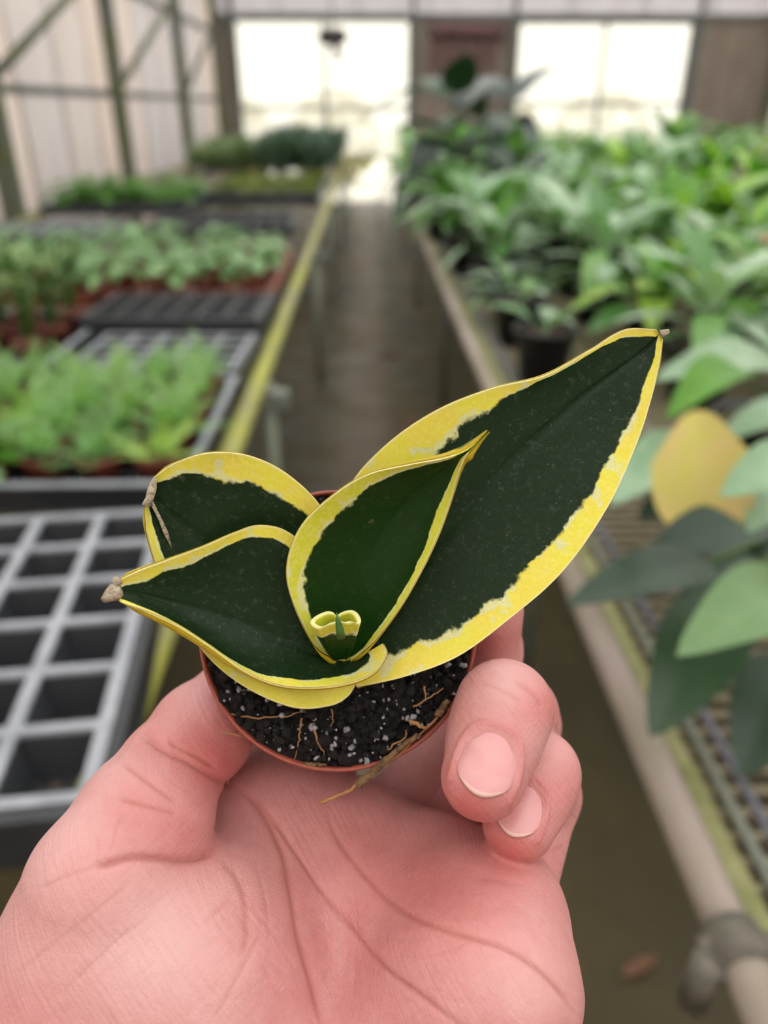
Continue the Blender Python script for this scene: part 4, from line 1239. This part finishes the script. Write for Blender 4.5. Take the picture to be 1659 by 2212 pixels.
def surface_nets(f, lo, hi, h):
    nx = [int(math.ceil((hi[i] - lo[i]) / h)) + 1 for i in range(3)]
    ax = [lo[i] + h * np.arange(nx[i]) for i in range(3)]
    cs = [a[::4] for a in ax]                              # coarse pass, then only the band near the skin
    G = np.stack(np.meshgrid(*cs, indexing='ij'), -1).reshape(-1, 3)
    cv = f(G).reshape([len(c) for c in cs])
    near_i = [np.minimum((np.arange(k_) + 2) // 4, len(c) - 1) for k_, c in zip(nx, cs)]
    val = cv[np.ix_(*near_i)].copy()
    band = np.argwhere(np.abs(val) < 6.5 * h)
    pts = np.stack([ax[k_][band[:, k_]] for k_ in range(3)], 1)
    out = np.concatenate([f(q_) for q_ in np.array_split(pts, max(1, len(pts) // 60000))])
    val[tuple(band.T)] = out
    ins = val < 0
    cx = [n_ - 1 for n_ in nx]
    acc = np.zeros(cx + [3]); cnt = np.zeros(cx)
    corners = [(i, j, k) for i in (0, 1) for j in (0, 1) for k in (0, 1)]
    sl = lambda c: tuple(slice(c[a], c[a] + cx[a]) for a in range(3))
    for a in corners:
        for axis in range(3):
            if a[axis]: continue
            b = list(a); b[axis] = 1; b = tuple(b)
            va, vb = val[sl(a)], val[sl(b)]
            cr = (va < 0) != (vb < 0)
            t = np.where(cr, va / np.where(cr, va - vb, 1), 0)
            for q in range(3):
                acc[..., q] += np.where(cr, a[q] + (t if q == axis else 0), 0)
            cnt += cr
    act = cnt > 0
    ids = -np.ones(cx, int); ids[act] = np.arange(act.sum())
    ijk = np.argwhere(act)
    verts = (ijk + acc[act] / cnt[act][:, None]) * h + np.array(lo)
    faces = []
    for axis in range(3):
        b1, b2 = (axis + 1) % 3, (axis + 2) % 3
        s0 = [slice(None)] * 3; s1 = [slice(None)] * 3
        s0[axis] = slice(0, nx[axis] - 1); s1[axis] = slice(1, nx[axis])
        A, B = ins[tuple(s0)], ins[tuple(s1)]
        e = np.argwhere(A != B)
        e = e[(e[:, b1] > 0) & (e[:, b2] > 0) & (e[:, b1] < cx[b1]) & (e[:, b2] < cx[b2])]
        fl_ = A[tuple(e.T)]
        def cid(d1, d2):
            q = e.copy(); q[:, b1] += d1; q[:, b2] += d2
            return ids[tuple(q.T)]
        quad = np.stack([cid(-1, -1), cid(0, -1), cid(0, 0), cid(-1, 0)], 1)
        quad[~fl_] = quad[~fl_][:, ::-1]
        faces.append(quad)
    F = np.concatenate(faces)
    return verts, F[(F >= 0).all(1)]

def subdivide(V, F):
    e = np.stack([F, np.roll(F, -1, 1)], -1).reshape(-1, 2)
    es = np.sort(e, 1)
    u, inv = np.unique(es, axis=0, return_inverse=True)
    inv = inv.reshape(F.shape)
    nv = len(V)
    V2 = np.concatenate([V, (V[u[:, 0]] + V[u[:, 1]]) / 2, V[F].mean(1)])
    em = inv + nv; fc = np.arange(len(F)) + nv + len(u)
    F2 = np.concatenate([np.stack([F[:, i], em[:, i], fc, em[:, (i + 3) % 4]], 1) for i in range(4)])
    return V2, F2

lo = np.array([-.118, -.236, .085]); hi = np.array([.062, -.018, .256])
HV, HF = surface_nets(hand_sdf, lo, hi, 0.0018)
for it in range(3):
    for _ in range((2, 1, 1)[it]):
        HV = HV - hand_sdf(HV)[:, None] * hand_grad(HV)
    if it < 2: HV, HF = subdivide(HV, HF)
HN = hand_grad(HV)

# skin lines and folds, given along the palm as the photo shows them
CREASES = [  # points, depth mm, half width mm
    ([(500, 1690), (560, 1745), (608, 1830), (632, 1930), (650, 2030), (680, 2140), (705, 2260)], 1.0, 1.5),
    ([(520, 1700), (590, 1770), (640, 1840), (700, 1930), (760, 2010), (830, 2090), (920, 2160), (1030, 2250)], .75, .9),
    ([(706, 1735), (722, 1800), (770, 1870), (830, 1940), (900, 1985), (1000, 2020), (1080, 2045), (1150, 2085), (1215, 2150), (1250, 2210)], .75, .8),
    ([(300, 1578), (345, 1612), (400, 1638), (455, 1672), (500, 1700)], 1.3, 1.3),
    ([(360, 1600), (420, 1628), (470, 1660)], .7, .9),
    ([(262, 1648), (320, 1690), (385, 1738)], .5, .8),
    ([(250, 1725), (320, 1742), (390, 1762)], .5, .8),
    ([(190, 1876), (240, 1862), (290, 1850), (345, 1852), (395, 1856), (440, 1846), (475, 1815)], 1.5, 1.2),
    ([(210, 1872), (150, 1890), (80, 1922)], .2, .6),
    ([(210, 1870), (213, 1830), (208, 1795)], .2, .6),
    ([(238, 1845), (250, 1795), (266, 1755)], .22, .6),
    ([(285, 1905), (200, 1972), (110, 2042), (30, 2110)], .2, .6),
    ([(300, 1990), (215, 2065), (120, 2160)], .16, .6),
    ([(505, 1935), (440, 1995)], .22, .6),
    ([(570, 2000), (515, 2110), (455, 2212)], .22, .6),
    ([(470, 1850), (520, 1910), (533, 2000), (525, 2070)], .35, 1.4),
    ([(555, 1870), (575, 1950), (580, 2040)], .2, .7),
    ([(780, 1995), (830, 1990), (900, 2010)], .14, .5),
    ([(770, 2090), (775, 2150), (790, 2230)], .14, .5),
    ([(760, 1880), (770, 1980), (768, 2080), (760, 2200)], .14, .5),
    ([(900, 2070), (960, 2060), (1010, 2035)], .14, .5),
    ([(640, 1960), (740, 1970), (800, 1985)], .1, .5),
    ([(1110, 1470), (1150, 1500), (1170, 1530)], .25, .9),
    ([(1035, 1475), (1080, 1490), (1130, 1520)], .18, .7),
    ([(1190, 1840), (1215, 1830)], .3, .8),
]
rc = np.random.RandomState(4)
for i in range(150):                                       # fine thenar lines
    x, y = rc.uniform(150, 640), rc.uniform(1930, 2230); L = rc.uniform(40, 130)
    a = math.radians(rc.normal(52, 6) if rc.rand() < .72 else rc.normal(-42, 7))
    CREASES.append(([(x, y), (x + L * math.cos(a), y + L * math.sin(a))], -.07 if rc.rand() < .5 else .08, .42))
for i in range(70):
    x, y = rc.uniform(620, 1100), rc.uniform(1800, 2220); L = rc.uniform(30, 90)
    a = math.radians(rc.normal(8, 20) if rc.rand() < .6 else rc.normal(75, 15))
    CREASES.append(([(x, y), (x + L * math.cos(a), y + L * math.sin(a))], .08, .42))
facing = (HN * (HV / np.linalg.norm(HV, axis=1, keepdims=True))).sum(1) < 0.15
PXY = np.stack([CX + FPX * HV[:, 0] / HV[:, 2], CY - FPX * HV[:, 1] / HV[:, 2]], 1)
disp = np.zeros(len(HV)); line = np.zeros(len(HV))
for pts, dmm, wmm in CREASES:
    pts = np.array(pts, float)
    if len(pts) > 2: pts = hermite_rows(np.linspace(0, 1, len(pts)), pts, np.linspace(0, 1, 5 * len(pts)))
    b0, b1 = pts.min(0) - 60, pts.max(0) + 60
    sel = np.where(facing & (PXY > b0).all(1) & (PXY < b1).all(1) & (HV[:, 2] < .185))[0]
    if not len(sel): continue
    q = PXY[sel]; best = np.full(len(sel), 1e9); bt = np.zeros(len(sel))
    tot = len(pts) - 1
    for i in range(tot):
        a, b = pts[i], pts[i + 1]; ba = b - a
        h = np.clip(((q - a) @ ba) / (ba @ ba + 1e-9), 0, 1)
        d = np.linalg.norm(q - a - h[:, None] * ba, axis=1)
        up = d < best; best[up] = d[up]; bt[up] = (i + h[up]) / tot
    mm = best * HV[sel, 2] / FPX * 1000
    g = (0.55 * np.exp(-(mm / (wmm * .45)) ** 2) + 0.45 * np.exp(-(mm / wmm) ** 2)) * np.clip(np.minimum(bt, 1 - bt) * 8, 0, 1)
    disp[sel] -= g * dmm * 1e-3 * .8
    line[sel] = np.maximum(line[sel], g ** 1.6 * min(1.0, abs(dmm) * 1.9) * (1 if dmm > 0 else -.5))
# soft warmer zones of the skin: finger pads, folds, pressed areas
ZON = [(1010, 1745, 70, .9), (1110, 1835, 60, .9), (1185, 1530, 60, .6), (1215, 1690, 60, .35), (900, 1900, 110, .30), (1000, 1960, 120, .3),
       (760, 1820, 110, .35), (430, 1600, 80, .6), (480, 1660, 60, .7), (330, 1730, 110, .5), (400, 1840, 60, .5), (480, 2030, 90, .35), (960, 1900, 100, .2), (1060, 1400, 50, .6)]
red = np.zeros(len(HV)); 
for x, y, r, a in ZON:
    red += a * np.exp(-((PXY[:, 0] - x) ** 2 + (PXY[:, 1] - y) ** 2) / (r * r))
pale = np.zeros(len(HV))
for x, y, r, a in [(1090, 1470, 60, .8), (1195, 1620, 60, .5), (380, 1990, 150, .5), (250, 2100, 160, .4), (1130, 2120, 110, .55), (420, 1500, 60, .5), (340, 1700, 60, .35), (150, 1770, 90, .7), (230, 1650, 60, .6), (60, 1880, 90, .6), (20, 2050, 90, .4), (330, 2060, 160, .35), (500, 2180, 140, .4)]:
    pale += a * np.exp(-((PXY[:, 0] - x) ** 2 + (PXY[:, 1] - y) ** 2) / (r * r))

# nails: frame of each visible finger tip
def nail_frame(a, b, twist):
    d = b - a; d /= np.linalg.norm(d)
    v = -(a + b) / 2; v /= np.linalg.norm(v)
    nn = v - d * (v @ d); nn /= np.linalg.norm(nn)
    s = np.cross(d, nn)
    nn, s = nn * math.cos(twist) + s * math.sin(twist), s * math.cos(twist) - nn * math.sin(twist)
    return d, nn, s
NAILS = []
for (ca, ra_, cb, rb_, twist, l0, l1, hwid) in (
        (C(1068, 1592, .1570), .0088, C(1044, 1678, .1505), .0083, 0.02, -.0050, .0072, .0055),
        (C(1142, 1716, .1665), .0081, C(1120, 1781, .1610), .0075, -0.10, -.0048, .0062, .0046)):
    d, nn, s = nail_frame(ca, cb, twist)
    NAILS.append((cb, d, nn, s, rb_, l0, l1, hwid))
    # raise the skin fold around the nail, sink the bed under it
    rel = HV - cb
    x = rel @ s; y = rel @ d; z = rel @ nn
    near = (z > 0.2 * rb_) & (np.abs(x) < .012) & (np.abs(y) < .014) & (np.linalg.norm(rel, axis=1) < .016)
    e = np.abs(x / hwid) ** 3.2 + np.abs((y - (l0 + l1) / 2) / ((l1 - l0) / 2)) ** 2.6
    rho = e ** (1 / 3.0)
    ridge = np.exp(-((rho - 1.16) / .11) ** 2) * np.where(y > l1 * .75, 0.15, 1.0)
    bed = np.exp(-(np.maximum(rho - .80, 0) / .14) ** 2)
    disp += np.where(near, 0.00042 * ridge - 0.00040 * bed, 0)
    red += np.where(near, .35 * ridge, 0)
HV = HV + HN * disp[:, None]

n = N('skin')
red_, line_, pale_ = n.attr('warm'), n.attr('line'), n.attr('pale')
blot = n.rng(n.noise(120, 4, 0.6), 0.3, 0.7)
mott = n.rng(n.noise(420, 3, 0.6), 0.3, 0.7)
c = n.mix(blot, rgb(209, 147, 144), rgb(200, 131, 129))
c = n.mix(n.math('MULTIPLY', mott, 0.22), c, rgb(226, 170, 168))
c = n.mix(n.rng(red_, 0, 1.0, 0, 0.75), c, rgb(196, 100, 96))
c = n.mix(n.rng(pale_, 0, 1.0, 0, 0.6), c, rgb(224, 187, 185))
c = n.mix(n.rng(line_, 0, 1.0, 0, 0.6), c, rgb(176, 102, 88))
c = n.mix(n.rng(line_, 0, -0.2, 0, 0.5), c, rgb(244, 204, 192))
n.set(c, 0.48, Subsurface_Weight=0.18, Subsurface_Scale=0.003, Specular_IOR_Level=0.4)
n.bsdf.inputs['Subsurface Radius'].default_value = (1.0, 0.35, 0.22)
fine = n.math('ADD', n.math('MULTIPLY', n.voronoi(1500, 'DISTANCE_TO_EDGE'), 0.9), n.noise(900, 4, 0.65))
wv = []
for ang, su, sv in ((52, 70, 1500), (-40, 90, 1300)):
    ca_, sa_ = math.cos(math.radians(ang)), math.sin(math.radians(ang))
    axes = [CAMN[:3, :3] @ np.array([ca_, -sa_, 0]) * su, CAMN[:3, :3] @ np.array([sa_, ca_, 0]) * sv]
    cb_ = n.n.new('ShaderNodeCombineXYZ')
    for i_, a_ in enumerate(axes):
        vm = n.n.new('ShaderNodeVectorMath'); vm.operation = 'DOT_PRODUCT'
        n.l.new(n.tc.outputs['Object'], vm.inputs[0]); vm.inputs[1].default_value = tuple(a_)
        n.l.new(vm.outputs['Value'], cb_.inputs[i_])
    wv.append(n.noise(1.0, 2, 0.5, vec=cb_.outputs[0]))
fine = n.math('ADD', fine, n.math('ADD', n.math('MULTIPLY', wv[0], 1.6), n.math('MULTIPLY', wv[1], 1.0)))
n.bump(fine, 0.30, 0.0006)
M['skin'] = n.m
def cam2world(V):
    R = CAMN[:3, :3]; q = V * np.array([1, 1, -1.0])
    return q @ R.T + CAMN[:3, 3]
HW = cam2world(HV)
horg = cam2world(np.array([C(640, 2560, .150)]))[0]
hm = big_mesh('hand', HW - horg, HF, M['skin'])
set_attr(hm, 'warm', red); set_attr(hm, 'line', line); set_attr(hm, 'pale', pale)
hand = link('hand', hm, None, tuple(horg))
tag(hand, 'bare hand seen from the palm, thumb and fingers gripping the small red pot', 'hand')
# nail plates
n = N('nail_plate')
ed = n.attr('edge')
c = n.mix(n.rng(n.noise(200, 2), 0.3, 0.7), rgb(222, 158, 158), rgb(214, 146, 148))
c = n.mix(n.rng(ed, 0.93, 0.97, 0, 0.6, True), c, rgb(236, 206, 190))
n.set(c, 0.32, Specular_IOR_Level=0.6, Coat_Weight=0.4, Coat_Roughness=0.25)
M['nail'] = n.m
for (cb, d, nn, s, rb_, l0, l1, hwid) in NAILS:
    nu, nv = 29, 29; top = []; ev = []
    us = np.linspace(-1, 1, nu)
    for j in range(nv):
        v = j / (nv - 1)
        wv = hwid * (1 - 0.9 * max(0, .30 - v) ** 1.6 * 3.0) * (1 - .20 * (max(0, v - .65) / .35) ** 2)
        for i in range(nu):
            u = us[i]
            # rounded back edge, gently curved free edge
            y = l0 + (l1 - l0) * (v + (1 - v) * 0.16 * u * u - v * 0.20 * u * u)
            x = wv * u
            R_ = rb_ * 1.03
            z = math.sqrt(max(R_ * R_ - (x * .98) ** 2, 0)) - 0.0009 - 0.00020 * (y / .006) ** 2 - (0.00028 if v < .06 else 0) - 0.0003 * abs(u) ** 8
            top.append(cb + d * y + s * x + nn * z); ev.append(v)
    top = np.array(top)
    # settle the plate on the skin below it
    lift = hand_sdf(top).reshape(nv, nu)
    top = top - nn * np.clip(lift.ravel() - 0.00025, -0.002, 0.002)[:, None] * 0.8
    bot = top - nn * 0.0005
    V = cam2world(np.concatenate([top, bot]))
    idx = np.arange(nu * nv).reshape(nv, nu); k = nu * nv
    q = np.stack([idx[:-1, :-1], idx[1:, :-1], idx[1:, 1:], idx[:-1, 1:]], -1).reshape(-1, 4)
    F = [q[:, ::-1], q + k]
    for a in (idx[:, 0], idx[:, -1][::-1], idx[-1, :], idx[0, :][::-1]):
        F.append(np.stack([a[:-1], a[1:], a[1:] + k, a[:-1] + k], -1))
    me = big_mesh('fingernail', V - horg, np.concatenate(F), M['nail'])
    set_attr(me, 'edge', np.array(ev + ev))
    nl_ = link('fingernail', me, hand)
    nl_['label'] = 'short trimmed pink fingernail with pale edge'
